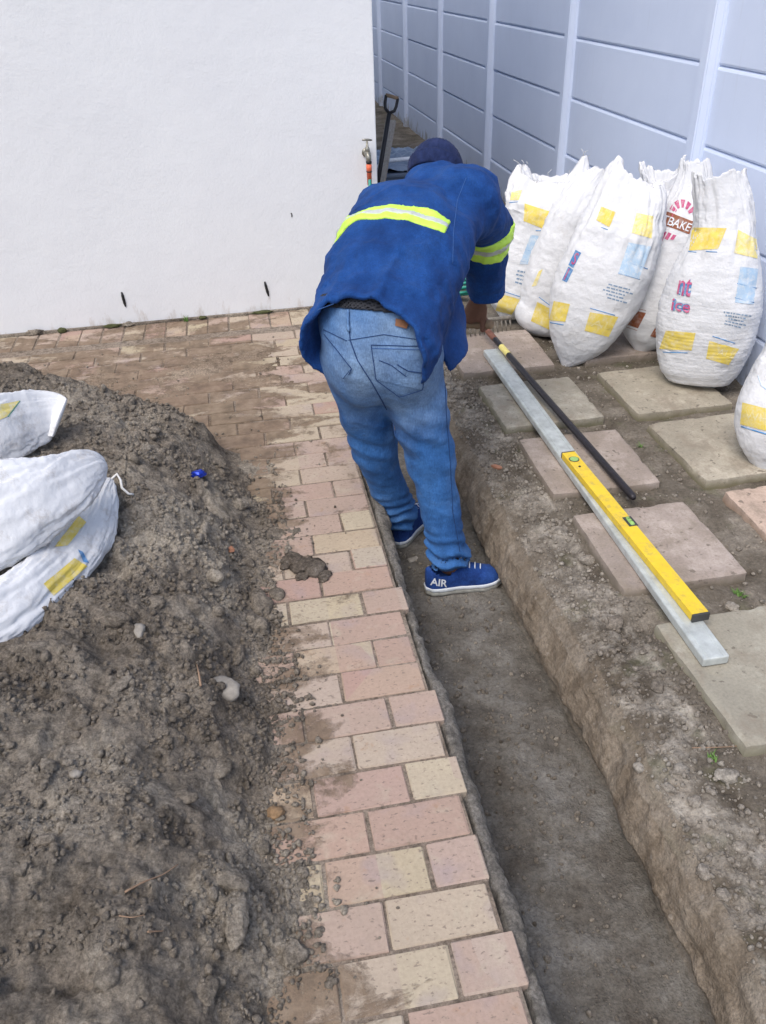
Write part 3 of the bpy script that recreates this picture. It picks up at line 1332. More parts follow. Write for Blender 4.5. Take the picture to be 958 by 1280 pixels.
slab(.60, 1.035, 2.61, 3.06, .032, S_PINK, 'dusty pink square slab under the head of the rake', 1, (0, 0), -.03)
slab(.625, 1.045, 2.07, 2.475, .030, S_GREY, 'grey beige square slab next after the one under the rake head', 2, (0, 0), .0)
slab(.64, 1.04, 1.555, 1.965, .030, S_PINK, 'pinkish beige square slab under the bubble end of the yellow level', 3, (0, 0), -.02)
slab(.655, 1.055, 1.01, 1.42, .032, S_PINK, 'pink edged square slab crossed by the middle of the yellow level', 4, (0, 0), .0)
slab(.685, 1.10, .41, .86, .032, S_PALE, 'pale square slab under the end of the grey straightedge', 5, (0, 0), .03)
slab(1.18, 1.60, 2.61, 3.02, .034, S_PINK, 'reddish square slab under the sack with brown print', 6, (0, 0), .0)
slab(1.18, 1.60, 2.05, 2.475, .034, S_CREAM, 'cream square slab carrying the upright sack in the fence corner', 7, (0, 0), .0)
slab(1.185, 1.61, 1.52, 1.97, .034, S_CREAM, 'cream square slab with mossy edge beside the sack marked WHEAT', 8, (0, 0), .02)
slab(1.215, 1.63, 1.02, 1.44, .036, S_ROSE, 'terracotta pink square slab cut off at the picture edge' if False else 'terracotta pink square slab, rosiest of the stepping slabs', 9, (0, 0), .0)


# ================================================================== SACKS
def cat_interp(K, n):
    """smooth curve through rows of K"""
    K = np.asarray(K, float)
    m = len(K)
    s = np.r_[0, np.cumsum(np.linalg.norm(np.diff(K[:, :3], axis=0), axis=1) + 1e-6)]
    s /= s[-1]
    tt = np.linspace(0, 1, n)
    # monotone-ish cubic (Catmull-Rom with finite differences)
    D = np.gradient(K, s, axis=0)
    i = np.clip(np.searchsorted(s, tt, 'right') - 1, 0, m - 2)
    h = (s[i + 1] - s[i])[:, None]
    t = ((tt - s[i]) / (s[i + 1] - s[i]))[:, None]
    return ((2 * t ** 3 - 3 * t ** 2 + 1) * K[i] + (t ** 3 - 2 * t ** 2 + t) * h * D[i] * .9 + (-2 * t ** 3 + 3 * t ** 2) * K[i + 1] + (t ** 3 - t ** 2) * h * D[i + 1] * .9)


def make_sack(label, rings, mode, depth, ratio=.72, seed=0, rim=(), ribs=0.0, fold=.5, mat=None, group=None, gather=1.0, tied=False, allover=0.0):
    mat = mat or M_SACK
    K = []
    for k, r in enumerate(rings):
        t = k / (len(rings) - 1)
        dv = depth[0] + (depth[1] - depth[0]) * t if not callable(depth) else depth(t)
        p = at_y(r[0], r[1], dv) if mode == 'y' else at_z(r[0], r[1], dv)
        hw = r[2] * ((p - CAM) @ FX) / F_PX
        K.append((*p, hw, r[3] if len(r) > 3 else ratio))
    n, m = 120, 112
    C = cat_interp(K, n)
    ctr, hw, rt = C[:, :3], np.maximum(C[:, 3], .003), C[:, 4]
    T = np.gradient(ctr, axis=0)
    T /= np.linalg.norm(T, axis=1)[:, None]
    th = np.linspace(0, 2 * math.pi, m, endpoint=False)
    V = np.zeros((n, m, 3))
    v = np.linspace(0, 1, n)
    L = np.linalg.norm(np.diff(ctr, axis=0), axis=1).sum()
    ex = 2 / 2.35
    cx, sx = np.sign(np.cos(th)) * np.abs(np.cos(th)) ** ex, np.sign(np.sin(th)) * np.abs(np.sin(th)) ** ex
    pc = np.stack([np.cos(th), np.sin(th)], -1)
    for i in range(n):
        d = ctr[i] - CAM
        S = np.cross(d, T[i])
        S /= np.linalg.norm(S)
        B = np.cross(S, T[i])
        t = v[i]
        up = max(float(sstep(.50, .90, t)) * gather, allover)
        # vertical gathers towards the mouth, lumps in the filled part
        q1 = np.concatenate([pc * 1.9, np.full((m, 1), t * 2.2 + seed)], 1)
        q2 = np.concatenate([pc * 4.2, np.full((m, 1), t * 3.0 + seed)], 1)
        q3 = np.concatenate([pc * 1.6, np.full((m, 1), t * 9 + seed)], 1)
        g = fbm(q1, 3, 81 + seed) * .24 + fbm(q2, 4, 83 + seed, ridge=True) * .24
        low = fbm(q3, 4, 85 + seed) * .055
        rad = 1 + up * g * fold * 2 + low
        cm = fbm(np.concatenate([pc * 3.6, np.full((m, 1), t * L * 11 + seed)], 1), 4, 89 + seed, .6, ridge=True) * (.0020 + .0070 * up)
        cr = cm + fbm(np.concatenate([pc * 2.2, np.full((m, 1), t * 44 + seed)], 1), 2, 87) * .0016
        if allover:
            dg = t * L * 5.0 + np.cos(th) * 1.1
            cr = cr - .013 * np.abs(vnoise(np.stack([dg + seed, np.sin(th) * 1.3, np.full(m, t * L * 2.5)], -1), 211 + seed)) ** .7 + .006 * fbm(np.stack([dg * 2.3, np.cos(th) * 3, np.sin(th) * 3], -1), 3, 213, .6, ridge=True)
        if ribs:
            cr = cr + ribs * np.sin(t * L / .0165 * 2 * math.pi + .6 * np.sin(th * 2 + seed)) * (1 - sstep(.5, .62, t))
        flat_ = 1 - .5 * float(sstep(.72, 1.0, t)) * (0 if tied else 1)
        dirn = cx[:, None] * S + sx[:, None] * B * rt[i] * flat_
        V[i] = ctr[i] + dirn * (hw[i] * rad + cr)[:, None]
        if t > .8:
            hgt = fbm(np.concatenate([pc * 2.0, np.full((m, 1), seed + .5)], 1), 4, 191 + seed, .65) * (0 if tied else .045)
            for (a0, hh, wd) in rim:
                da = (np.degrees(th) - a0 + 180) % 360 - 180
                hgt += hh * np.exp(-(da / wd) ** 2)
            V[i] += (sstep(.8, 1.0, t) * hgt)[:, None] * T[i]
    inner = []
    if not tied:
        c0 = V[-1].mean(0)
        for k, (sh, dn) in enumerate(((.93, .002), (.86, -.012), (.72, -.04), (.52, -.065), (.2, -.075))):
            inner.append(c0 + (V[-1] - c0) * sh + T[-1] * dn)
    A = np.concatenate([V] + [x[None] for x in inner], 0) if inner else V
    nn = A.shape[0]
    VV = A.reshape(-1, 3)
    F = grid_faces(nn, m)     # open seam closed below
    F = F.tolist()
    for i in range(nn - 1):
        F.append((i * m + m - 1, (i + 1) * m + m - 1, (i + 1) * m, i * m))
    VV = np.concatenate([VV, A[0].mean(0)[None], A[-1].mean(0)[None]])
    b, tp = nn * m, nn * m + 1
    me = bpy.data.meshes.new('body')
    tri = [(b, k, (k + 1) % m) for k in range(m)] + [(tp, (nn - 1) * m + (k + 1) % m, (nn - 1) * m + k) for k in range(m)]
    me.from_pydata([tuple(x) for x in VV], [], [tuple(f) for f in F] + tri)
    bm = bmesh.new()
    bm.from_mesh(me)
    bmesh.ops.recalc_face_normals(bm, faces=bm.faces[:])
    bm.to_mesh(me)
    bm.free()
    me.shade_smooth()
    root = empty('sack', tuple(ctr[0]), label, 'sack', group)
    body = keep(obj('body', me, mat), root)
    bv = bvh_of(VV, [tuple(f) for f in F] + tri)
    return root, bv, V


GS = 'filled white sacks standing along the fence'


def line(bv, pts, root, r=.0022, mat=None):
    return px_tube('printed_line', bv, pts, r, mat or M_BLUE, root, off=0.0, n=14, seg=5)


# S1
s, bv, V = make_sack('filled sack with a frayed torn top standing next to the worker', [(630, 398, 5), (634, 389, 21), (641, 370, 29), (655, 335, 37), (668, 300, 42), (680, 268, 48), (684, 246, 48), (686, 230, 44), (688, 218, 38)],
                     'y', (3.26, 3.34), seed=1, rim=((0, .075, 34), (15, .03, 14), (180, .03, 36), (95, -.045, 45)), group=GS, fold=.34)
for q, mt in (([(656, 254), (690, 265), (688, 289), (655, 276)], M_YEL), ([(690, 267), (724, 262), (708, 288), (688, 288)], M_YEL),
              ([(640, 240), (653, 237), (649, 250), (638, 250)], M_PALEY), ([(664, 293), (697, 298), (680, 331), (650, 330)], M_LBLUE),
              ([(626, 367), (651, 374), (640, 393), (620, 388)], M_YEL)):
    patch('printed_panel', bv, q, mt, s)
for pl in ([(637, 253), (648, 252)], [(670, 288), (706, 289)], [(657, 312), (690, 318)], [(651, 326), (680, 331)], [(627, 363), (651, 371)]):
    line(bv, pl, s)
words_patch('small_print', bv, [(646, 336), (676, 342), (668, 362), (640, 354)], M_TINK, s, 4, 3)
top = V[-1]
for k in range(26):
    i = rnd.randrange(112)
    if math.sin(i / 112 * 2 * math.pi) < -.4 and k % 3:
        continue
    p = top[i]
    l = rnd.uniform(.012, .04)
    q = [p, p + np.array([rnd.uniform(-.01, .01), rnd.uniform(-.01, .01), l * .6]), p + np.array([rnd.uniform(-.02, .02), rnd.uniform(-.02, .02), l])]
    keep(obj('loose_thread', tube_mesh('loose_thread', q, .0011, 4), M_CORD), s)

# S2
s, bv, V = make_sack('narrow leaning sack squeezed between the frayed sack and a fatter one', [(667, 417, 6), (670, 410, 24), (683, 385, 35), (700, 345, 42), (717, 302, 42), (731, 267, 37), (742, 240, 26), (750, 224, 17), (755, 214, 11)],
                     'y', (3.08, 3.05), seed=4, rim=((0, .03, 40),), group=GS, fold=.3)
for q, mt in (([(672, 377), (691, 387), (689, 413), (664, 401)], M_YEL), ([(733, 270), (742, 275), (733, 297), (724, 294)], M_YEL), ([(674, 339), (679, 336), (671, 357), (665, 358)], M_PALEY)):
    patch('printed_panel', bv, q, mt, s)
line(bv, [(674, 371), (691, 384)], s)

# S4 (behind)
s, bv, V = make_sack('sack with rolled open mouth standing behind the other sacks', [(785, 421, 6), (788, 412, 22), (795, 380, 34), (806, 330, 38), (816, 285, 36), (824, 250, 27), (828, 228, 23), (829, 214, 25)],
                     'y', (2.98, 3.02), seed=9, rim=((10, .05, 45), (180, .05, 45), (90, -.05, 50)), group=GS, fold=.25)
patch('printed_panel', bv, [(814, 262), (836, 266), (832, 290), (816, 294)], M_YEL, s)

# S5 (brown print)
s, bv, V = make_sack('leaning sack with brown label lettering and brown patches', [(799, 440, 4), (803, 430, 19), (812, 405, 36), (826, 370, 43), (839, 330, 42), (851, 295, 38), (861, 262, 29), (867, 236, 22), (870, 214, 17), (869, 203, 15)],
                     'y', (2.66, 2.74), seed=12, rim=((180, .02, 40),), group=GS, fold=.3)
patch('printed_panel', bv, [(834, 264), (873, 279), (868, 295), (828, 280)], M_BROWN, s, off=.002)
text_patch('lettering', bv, [(831, 268), (866, 280), (863, 290), (829, 279)], 'TBAKE', M_WHITEINK, s, off=.0042, shear=.25, bold=.008)
for k in range(7):
    a0, a1 = math.radians(215 - k * 30), math.radians(215 - k * 30 - 19)
    c = (853, 270)
    ro, ri = (17, 21), (9, 11)
    q = [(c[0] + ro[0] * math.cos(a0), c[1] - ro[1] * math.sin(a0)), (c[0] + ro[0] * math.cos(a1), c[1] - ro[1] * math.sin(a1)),
         (c[0] + ri[0] * math.cos(a1), c[1] - ri[1] * math.sin(a1)), (c[0] + ri[0] * math.cos(a0), c[1] - ri[1] * math.sin(a0))]
    patch('printed_ray', bv, q, M_PINK, s, 3, 3, .0015)
for q in ([(829, 288), (834, 290), (826, 306), (821, 311)], [(836, 290), (840, 292), (835, 300), (831, 298)], [(842, 293), (846, 294), (842, 300), (838, 299)]):
    patch('printed_ray', bv, q, M_PINK, s, 3, 3, .0015)
for q in ([(778, 385), (808, 391), (798, 410), (773, 402)], [(826, 398), (838, 402), (828, 424), (813, 420)]):
    patch('printed_panel', bv, q, M_BROWN, s)
line(bv, [(778, 382), (808, 388)], s, .0012, M_BROWN)
line(bv, [(772, 405), (797, 413)], s, .0012, M_BROWN)
cpx = [(787.5 + 5 * math.cos(a), 379 + 5.5 * math.sin(a)) for a in np.linspace(0, 2 * math.pi, 18)]
line(bv, cpx, s, .0013, M_BROWN)

# S3 (front)
s, bv, V = make_sack('fat leaning sack with its tied corner on the soil between two slabs', [(706, 459, 3), (711, 449, 15), (719, 431, 32), (732, 400, 47), (746, 366, 55), (761, 330, 55), (775, 296, 49), (785, 266, 41), (793, 243, 36), (797, 228, 29)],
                     'y', (2.665, 2.74), seed=17, rim=((165, .08, 50), (30, -.01, 40)), group=GS, fold=.42)
for q, mt in (([(752, 258), (770, 265), (762, 284), (746, 275)], M_YEL), ([(796, 266), (817, 270), (815, 298), (790, 291)], M_PALEY), ([(786, 303), (814, 308), (799, 349), (773, 342)], M_LBLUE),
              ([(693, 376), (713, 380), (707, 402), (687, 400)], M_YEL), ([(738, 390), (773, 396), (761, 421), (731, 413)], M_YEL)):
    patch('printed_panel', bv, q, mt, s)
for pl in ([(781, 326), (810, 336)], [(773, 341), (800, 349)], [(688, 403), (705, 406)], [(738, 385), (769, 394)], [(752, 284), (760, 287)]):
    line(bv, pl, s)
words_patch('small_print', bv, [(756, 352), (791, 361), (784, 381), (752, 372)], M_TINK, s, 5, 5)
text_patch('lettering', bv, [(741, 399), (768, 404), (764, 412), (738, 407)], 'AL', M_PALEY, s, off=.003)
for q in ([(720, 312), (727, 316), (717, 335), (711, 331)], [(711, 333), (717, 337), (709, 353), (703, 350)]):
    patch('printed_panel', bv, q, M_BLUE, s, 5, 5, .0012)
text_patch('lettering', bv, [(721, 315), (725, 317), (709, 351), (705, 349)], 'S\nI', M_PINK, s, off=.003, bold=.01)
p0 = V[0].mean(0)
keep(obj('tie_string', tube_mesh('tie_string', [p0, p0 + (.005, -.015, .004), p0 + (.012, -.03, .006), p0 + (.03, -.028, .006), p0 + (.028, -.05, .005)], .0016, 5), M_CORD), s)

# S6 (big one in the corner)
s, bv, V = make_sack('biggest upright sack with ribbed belly and pink and blue lettering', [(871, 485, 8), (872, 480, 27), (874, 467, 43), (877, 445, 53), (882, 415, 59), (888, 380, 60), (895, 345, 53), (901, 315, 43), (906, 285, 34), (906, 260, 30), (904, 240, 28), (902, 226, 27)],
                     'y', (2.25, 2.33), seed=23, rim=((165, .055, 45), (10, .0, 30), (60, .02, 30)), ribs=.0022, group=GS, fold=.36)
for q, mt in (([(866, 284), (909, 285), (898, 311), (862, 313)], M_YEL), ([(923, 287), (946, 299), (947, 323), (918, 316)], M_PALEY), ([(926, 333), (948, 336), (942, 380), (919, 378)], M_LBLUE),
              ([(833, 413), (870, 416), (865, 438), (825, 436)], M_YEL), ([(887, 426), (924, 436), (911, 456), (883, 448)], M_YEL)):
    patch('printed_panel', bv, q, mt, s)
for pl in ([(861, 314), (871, 315)], [(883, 314), (897, 315)], [(922, 354), (946, 360)], [(919, 372), (943, 378)], [(829, 440), (860, 441)], [(891, 420), (919, 429)]):
    line(bv, pl, s)
words_patch('small_print', bv, [(903, 388), (937, 393), (932, 413), (905, 406)], M_TINK, s, 5, 8)
text_patch('lettering', bv, [(899, 435), (921, 440), (917, 448), (896, 443)], 'ALL', M_PALEY, s, off=.003)
for q, tx in (([(851, 346), (867, 349), (863, 371), (847, 368)], 'nt'), ([(842, 373), (865, 377), (862, 391), (840, 387)], 'ice')):
    text_patch('lettering', bv, q, tx, M_BLUE, s, off=.0022, bold=.07)
    text_patch('lettering', bv, q, tx, M_PINK, s, off=.0044, bold=.005)
p0 = V[0].mean(0)
keep(obj('tie_string', tube_mesh('tie_string', [p0 + (.0, -.02, .006), p0 + (-.03, -.035, .005), p0 + (-.06, -.02, .005), p0 + (-.075, -.03, .005)], .002, 5), M_CORD), s)

# S7 (right edge)
s, bv, V = make_sack('leaning sack marked WHEAT on a cream slab, apart from the others', [(985, 592, 6), (985, 582, 30), (983, 562, 46), (981, 536, 56), (984, 509, 58), (992, 480, 53), (1000, 452, 46), (1008, 415, 38), (1012, 385, 32)],
                     'y', (1.545, 1.66), seed=31, group=GS, fold=.3)
patch('printed_panel', bv, [(929, 503), (1000, 521), (1000, 549), (926, 530)], M_YEL, s, 16, 8)
text_patch('lettering', bv, [(933, 512), (990, 526), (989, 536), (932, 523)], 'WHEAT', M_PALEY, s, off=.003)
line(bv, [(927, 533), (960, 543), (995, 552)], s, .003)
line(bv, [(948, 470), (952, 482), (960, 488)], s, .002, M_LBLUE)

# ---- soiled, half empty sacks lying on the heap
GL = 'soiled sacks lying on the soil heap'


def lying_z(pts, lift):
    return [float(ground_hit(max(p[0], 2), p[1])[2]) + lift for p in pts]


def lie(label, rings, lift, seed, fold, ratio):
    zs = lying_z(rings, lift)
    zc = np.interp(np.linspace(0, 1, len(rings)), np.linspace(0, 1, len(rings)), zs)
    zc = np.convolve(np.r_[zc[0], zc, zc[-1]], [.25, .5, .25], 'valid')
    f = lambda t: float(np.interp(t, np.linspace(0, 1, len(rings)), zc))
    return make_sack(label, rings, 'z', f, ratio, seed, (), 0.0, fold, M_SACKD, GL, gather=.8, tied=True, allover=.55)


s, bv, V = lie('flattened empty sack with a straight cut mouth lying on soil heap', [(75, 523, 27, .10), (66, 520, 30, .12), (40, 524, 36, .2), (0, 536, 44, .3), (-70, 556, 50, .4)], .09, 41, .12, .25)
patch('printed_panel', bv, [(-12, 508), (24, 501), (8, 521), (-12, 530)], M_PALEY, s)
line(bv, [(25, 501), (10, 521)], s, .0018, plain('green ink', (.15, .34, .25)))
s, bv, V = lie('tied sack with yellow panel and blue mark, its corner knotted, on heap', [(139, 600, 4, .6), (134, 615, 13, .6), (126, 640, 21, .55), (112, 668, 28, .5), (84, 702, 34, .5), (40, 741, 36, .5), (0, 770, 38, .5), (-60, 808, 40, .5)], .02, 43, .3, .5)
patch('printed_panel', bv, [(93, 698), (109, 708), (67, 745), (54, 730)], M_YEL, s)
patch('printed_panel', bv, [(97, 687), (103, 690), (111, 704), (104, 703)], M_BLUE, s)
patch('printed_panel', bv, [(98, 645), (108, 653), (84, 682), (68, 684)], M_YEL, s)
p0 = V[0].mean(0)
keep(obj('tie_string', tube_mesh('tie_string', [p0, p0 + (.02, .01, .012), p0 + (.03, -.01, .0), p0 + (.032, -.03, -.015), p0 + (.05, -.045, -.03), p0 + (.062, -.04, -.036)], .004, 6), M_CORD), s)
s, bv, V = lie('crumpled plain sack with a rounded folded end draped over other sacks', [(133, 580, 6, .2), (127, 582, 15, .25), (111, 589, 27, .28), (86, 604, 39, .3), (46, 623, 51, .32), (0, 643, 60, .34), (-70, 672, 66, .36)], .14, 47, .30, .34)


# ================================================================== TOOLS
# ---- garden rake: head lies on the pink slab, black tube handle towards the camera
rk = empty('garden_rake', (.80, 3.0, .04), 'steel garden rake lying tines down, black tube handle with yellow sticker', 'rake')
A, B = np.array([.655, 3.035, .088]), np.array([.962, 3.075, .090])
bar = []
for t in np.linspace(0, 1, 22):
    bar.append(A + (B - A) * t + np.array([0, -.012 * math.sin(math.pi * t), .012 * math.sin(math.pi * t) + .0]))
keep(obj('head_bar', tube_mesh('head_bar', bar, .0115, 8), M_RAKE), rk)
for k in range(13):
    t = (k + .3) / 12.6
    p = A + (B - A) * t + np.array([0, -.012 * math.sin(math.pi * t), .012 * math.sin(math.pi * t)])
    tip = np.array([p[0] + .002, p[1] - .022, .036])
    keep(obj('tine', tube_mesh('tine', [p, p + (0, -.006, -.012), (p + tip) / 2 + (0, -.006, 0), tip], [.0062, .006, .005, .0025], 6), M_RAKE), rk)
h0, h1 = np.array([.792, 3.03, .095]), np.array([.884, 1.447, .047])
hd = h1 - h0
keep(obj('ferrule', tube_mesh('ferrule', [h0 + hd * t for t in np.linspace(0, .13, 6)], [.010, .0135, .0145, .0145, .0145, .014], 12), M_RUST), rk)
keep(obj('handle', tube_mesh('handle', [h0 + hd * t for t in (.131, .3, .6, .9, .985, .995, 1)], [.0138, .0138, .0138, .0138, .0138, .012, .008], 14), M_STEEL), rk)
keep(obj('sticker', tube_mesh('sticker', [h0 + hd * t for t in np.linspace(.185, .245, 5)], .0144, 14, False), M_STICKER), rk)

# ---- aluminium straightedge
pa, pb = at_z(897, 822, .064), at_z(614, 436, .064)
se = empty('straightedge', tuple((pa + pb) / 2), 'long dull grey aluminium straightedge lying across the stepping slabs', 'straightedge')


def bar_between(pa, pb, wdt, z0, z1, bev):
    d = pb - pa
    L = math.hypot(d[0], d[1])
    bm = box_bm((-wdt / 2, -L / 2, z0), (wdt / 2, L / 2, z1), bev, 3)
    me = bm_mesh('bar', bm)
    c = (pa + pb) / 2
    me.transform(Matrix.Translation((c[0], c[1], 0)) @ Matrix.Rotation(-math.atan2(d[0], d[1]), 4, 'Z'))
    me.shade_flat()
    return me


keep(obj('section', bar_between(pa, pb, .074, .0345, .064, .007), M_ALU), se)
dd = (pb - pa) / np.linalg.norm(pb - pa)
nn = np.array([dd[1], -dd[0], 0])
for o in (-.022, .022):
    keep(obj('ridge', bar_between(pa + nn * o + dd * .004, pb + nn * o - dd * .004, .006, .060, .0655, .0012), M_ALU), se)

# ---- yellow spirit level, lying on the straightedge
la, lb = at_z(876, 766, .090), at_z(711, 565, .090)
lv = empty('spirit_level', tuple((la + lb) / 2), 'yellow spirit level with green vials lying on the grey straightedge', 'level')
keep(obj('beam', bar_between(la, lb, .050, .0662, .090, .002), M_LEVEL), lv)
ld = (lb - la) / np.linalg.norm(lb - la)
ln = np.array([ld[1], -ld[0], 0])
keep(obj('end_cap', bar_between(la - ld * .008, la - ld * .0005, .0515, .0655, .0907, .0015), M_CAP), lv)
keep(obj('end_cap', bar_between(lb + ld * .0005, lb + ld * .005, .0515, .0655, .0907, .0015), M_CAP), lv)


def disc(name, c, r, z, mat, par, h=.0014, seg=24, sy=1.0):
    bm = bmesh.new()
    bmesh.ops.create_cone(bm, cap_ends=True, segments=seg, radius1=r, radius2=r * .97, depth=h)
    me = bm_mesh(name, bm)
    me.transform(Matrix.Translation((c[0], c[1], z)) @ Matrix.Diagonal((1, sy, 1, 1)))
    return keep(obj(name, me, mat), par)


pv = at_z(718, 574, .0905)
vo = disc('vial_housing', pv, .019, .0908, M_CAP, lv)
disc('vial', pv, .0155, .0918, M_VIAL, lv)
disc('hang_hole', at_z(725, 583, .0905), .0045, .0908, M_BLACK, lv)
pm = at_z(786, 652, .0905)
c0 = pm + ln * .006
keep(obj('vial_window', bar_between(c0 - ld * .026, c0 + ld * .026, .030, .0885, .0915, .001), M_CAP), lv)
keep(obj('vial', tube_mesh('vial', [c0 - ld * .021 + (0, 0, .088), c0 - ld * .018 + (0, 0, .088), c0 + ld * .018 + (0, 0, .088), c0 + ld * .021 + (0, 0, .088)] if False else
                           [np.array([*(c0 + ld * t)[:2], .0900]) for t in (-.022, -.019, .019, .022)], [.004, .0075, .0075, .004], 10), M_VIAL), lv)
for t in (-.007, .007):
    pz = np.array([*(c0 + ld * t)[:2], .0])
    keep(obj('vial_line', tube_mesh('vial_line', [pz + ln * a + (0, 0, .0978) for a in (-.006, 0, .006)], .0008, 5), M_VIALD), lv)

# ---- garden tap on the house wall
yt = YW
tp0 = at_y(461, 205, YW - .06)
tap = empty('garden_tap', (tp0[0], YW, tp0[2]), 'brass garden tap with orange hose connector on the white wall corner', 'tap')
tx, tz = tp0[0], tp0[2] + .036
keep(obj('flange', tube_mesh('flange', [(tx - .004, YW + .003, tz + .012), (tx - .004, YW - .008, tz + .012)], .026, 16), M_BRASS), tap)
keep(obj('valve_body', tube_mesh('valve_body', [(tx - .004, YW - .006, tz + .012), (tx - .004, YW - .03, tz + .014), (tx - .002, YW - .055, tz + .012), (tx, YW - .072, tz - .002), (tx, YW - .076, tz - .03)], [.014, .017, .021, .018, .015], 14), M_BRASS), tap)
keep(obj('bonnet', tube_mesh('bonnet', [(tx - .002, YW - .05, tz + .02), (tx - .002, YW - .05, tz + .045), (tx - .002, YW - .05, tz + .052), (tx - .002, YW - .05, tz + .085)], [.018, .015, .009, .006], 12), M_BRASS), tap)
keep(obj('handle', tube_mesh('handle', [(tx - .034, YW - .053, tz + .088), (tx - .015, YW - .05, tz + .09), (tx + .012, YW - .05, tz + .088), (tx + .032, YW - .046, tz + .084)], [.004, .0065, .0065, .004], 8), M_BRASS), tap)
hc = keep(obj('hose_connector', tube_mesh('hose_connector', [(tx, YW - .076, tz - .032), (tx, YW - .076, tz - .042), (tx, YW - .076, tz - .043), (tx, YW - .076, tz - .075), (tx, YW - .076, tz - .076), (tx, YW - .076, tz - .155)], [.015, .016, .018, .018, .0165, .015], 14), M_ORANGE), tap)
keep(obj('collar', tube_mesh('collar', [(tx, YW - .076, tz - .022), (tx, YW - .076, tz - .036)], .0185, 14), M_BLACK), tap)
keep(obj('collar', tube_mesh('collar', [(tx, YW - .076, tz - .078), (tx, YW - .076, tz - .084)], .0186, 14), M_BLACK), tap)
keep(obj('hose_tail', tube_mesh('hose_tail', [(tx, YW - .076, tz - .105), (tx, YW - .076, tz - .3), (tx + .02, YW - .07, tz - .5), (tx + .08, YW - .06, .03), (tx + .16, YW - .02, .018)], .0085, 10), M_HOSE), tap)

for ch in list(tap.children):
    if not ch.name.startswith('hose_tail'):
        ch.data.transform(Matrix.Translation((tx, YW, tz)) @ Matrix.Diagonal((.78, .9, .86, 1)) @ Matrix.Translation((-tx, -YW, -tz)))

# ---- coiled hose behind the worker
pts = []
for k in range(120):
    a = k / 120 * 2 * math.pi * 5
    rr = .15 + .018 * math.sin(k * .37) + .01 * math.sin(k * 1.3)
    pts.append((.93 + rr * math.cos(a), 3.78 + rr * math.sin(a) * .9, .012 + .075 * k / 120 + .006 * math.sin(a * 3)))
obj('garden_hose', tube_mesh('garden_hose', pts, .0095, 8), M_HOSE, label='coil of green garden hose on the ground behind the worker', cat='hose')

# ---- things stacked in the passage beside the house
cr = empty('plastic_crate', (.86, 5.55, 0), 'grey blue plastic crate with dark lower half in the passage by the house', 'crate')
bmx = box_bm((.60, 5.25, -.01), (1.14, 5.90, .20), .012, 2)
keep(obj('base', bm_mesh('base', bmx), M_CRATE2), cr)
keep(obj('tub', bm_mesh('tub', box_bm((.585, 5.235, .201), (1.155, 5.915, .335), .014, 2)), M_CRATE), cr)
keep(obj('rim', bm_mesh('rim', box_bm((.565, 5.215, .336), (1.175, 5.935, .366), .01, 2)), M_CRATE), cr)
keep(obj('grip', bm_mesh('grip', box_bm((1.0, 5.205, .255), (1.10, 5.2335, .29), .006, 2)), M_BLACK), cr)
xs, ys = np.linspace(.58, 1.16, 46), np.linspace(5.22, 5.93, 46)
X, Yg = np.meshgrid(xs, ys, indexing='ij')
Pn = np.stack([X * 7, Yg * 7, 0 * X], -1)
Zs = .385 + .055 * np.abs(fbm(Pn, 4, 91)) + .03 * fbm(Pn * 2.4, 3, 93)
obj('plastic_sheet', np_mesh('plastic_sheet', np.stack([X, Yg, Zs], -1).reshape(-1, 3), grid_faces(46, 46)), M_CLEAR, smooth=True,
    label='crumpled blue grey plastic sheeting heaped on the crate', cat='sheeting')
pw = [np.array([.60, 5.21, .376]), np.array([.75, 5.33, .43]), np.array([.98, 5.36, .43]), np.array([1.06, 5.40, .44])]
obj('white_pipe', tube_mesh('white_pipe', pw, .014, 10), M_WHITEINK, label='short white plastic pipe resting on the crumpled sheeting', cat='pipe')

# bulging dark bag further down the passage
Vb, Fb = (lambda bm: (bmesh.ops.create_icosphere(bm, subdivisions=4, radius=1), np.array([v.co[:] for v in bm.verts]), np.array([[v.index for v in f.verts] for f in bm.faces])))(bmesh.new())[1:]
Vb = Vb * (1 + .22 * fbm(Vb * 1.6, 4, 231) + .06 * fbm(Vb * 5, 3, 233, ridge=True))[:, None] * np.array([.24, .24, .17])
ob = obj('rubble_bag', np_mesh('rubble_bag', Vb, Fb), plain('dirty brown sacking', (.16, .13, .10), .9, var=.3), smooth=True,
         label='bulging brown bag lying at the foot of the fence beyond the crate', cat='bag')
ob.location = (1.36, 6.7, .12)

# spade leaning on the house corner, D-grip up
g = at_y(490, 122, 5.05)
f0 = np.array([.50, 4.72, 0.02])
sp = empty('garden_spade', tuple(f0), 'black D-handled spade leaning in the passage beside the house', 'spade')
ax = (g - f0)
axn = ax / np.linalg.norm(ax)
side = np.cross(axn, np.array([0, 1.0, 0]))
side /= np.linalg.norm(side)
keep(obj('shaft', tube_mesh('shaft', [f0 + ax * .30, f0 + ax * .6, f0 + ax * .90], .014, 10), M_BLACK), sp)
e = f0 + ax * .90
keep(obj('grip', tube_mesh('grip', [e, e + axn * .02 + side * .03, e + axn * .05 + side * .038, e + axn * .10 + side * .040], .010, 8), M_BLACK), sp)
keep(obj('grip', tube_mesh('grip', [e, e + axn * .02 - side * .03, e + axn * .05 - side * .038, e + axn * .10 - side * .040], .010, 8), M_BLACK), sp)
keep(obj('grip_bar', tube_mesh('grip_bar', [e + axn * .10 + side * .042, e + axn * .102, e + axn * .10 - side * .042], .011, 8), M_WOOD), sp)
bl = []
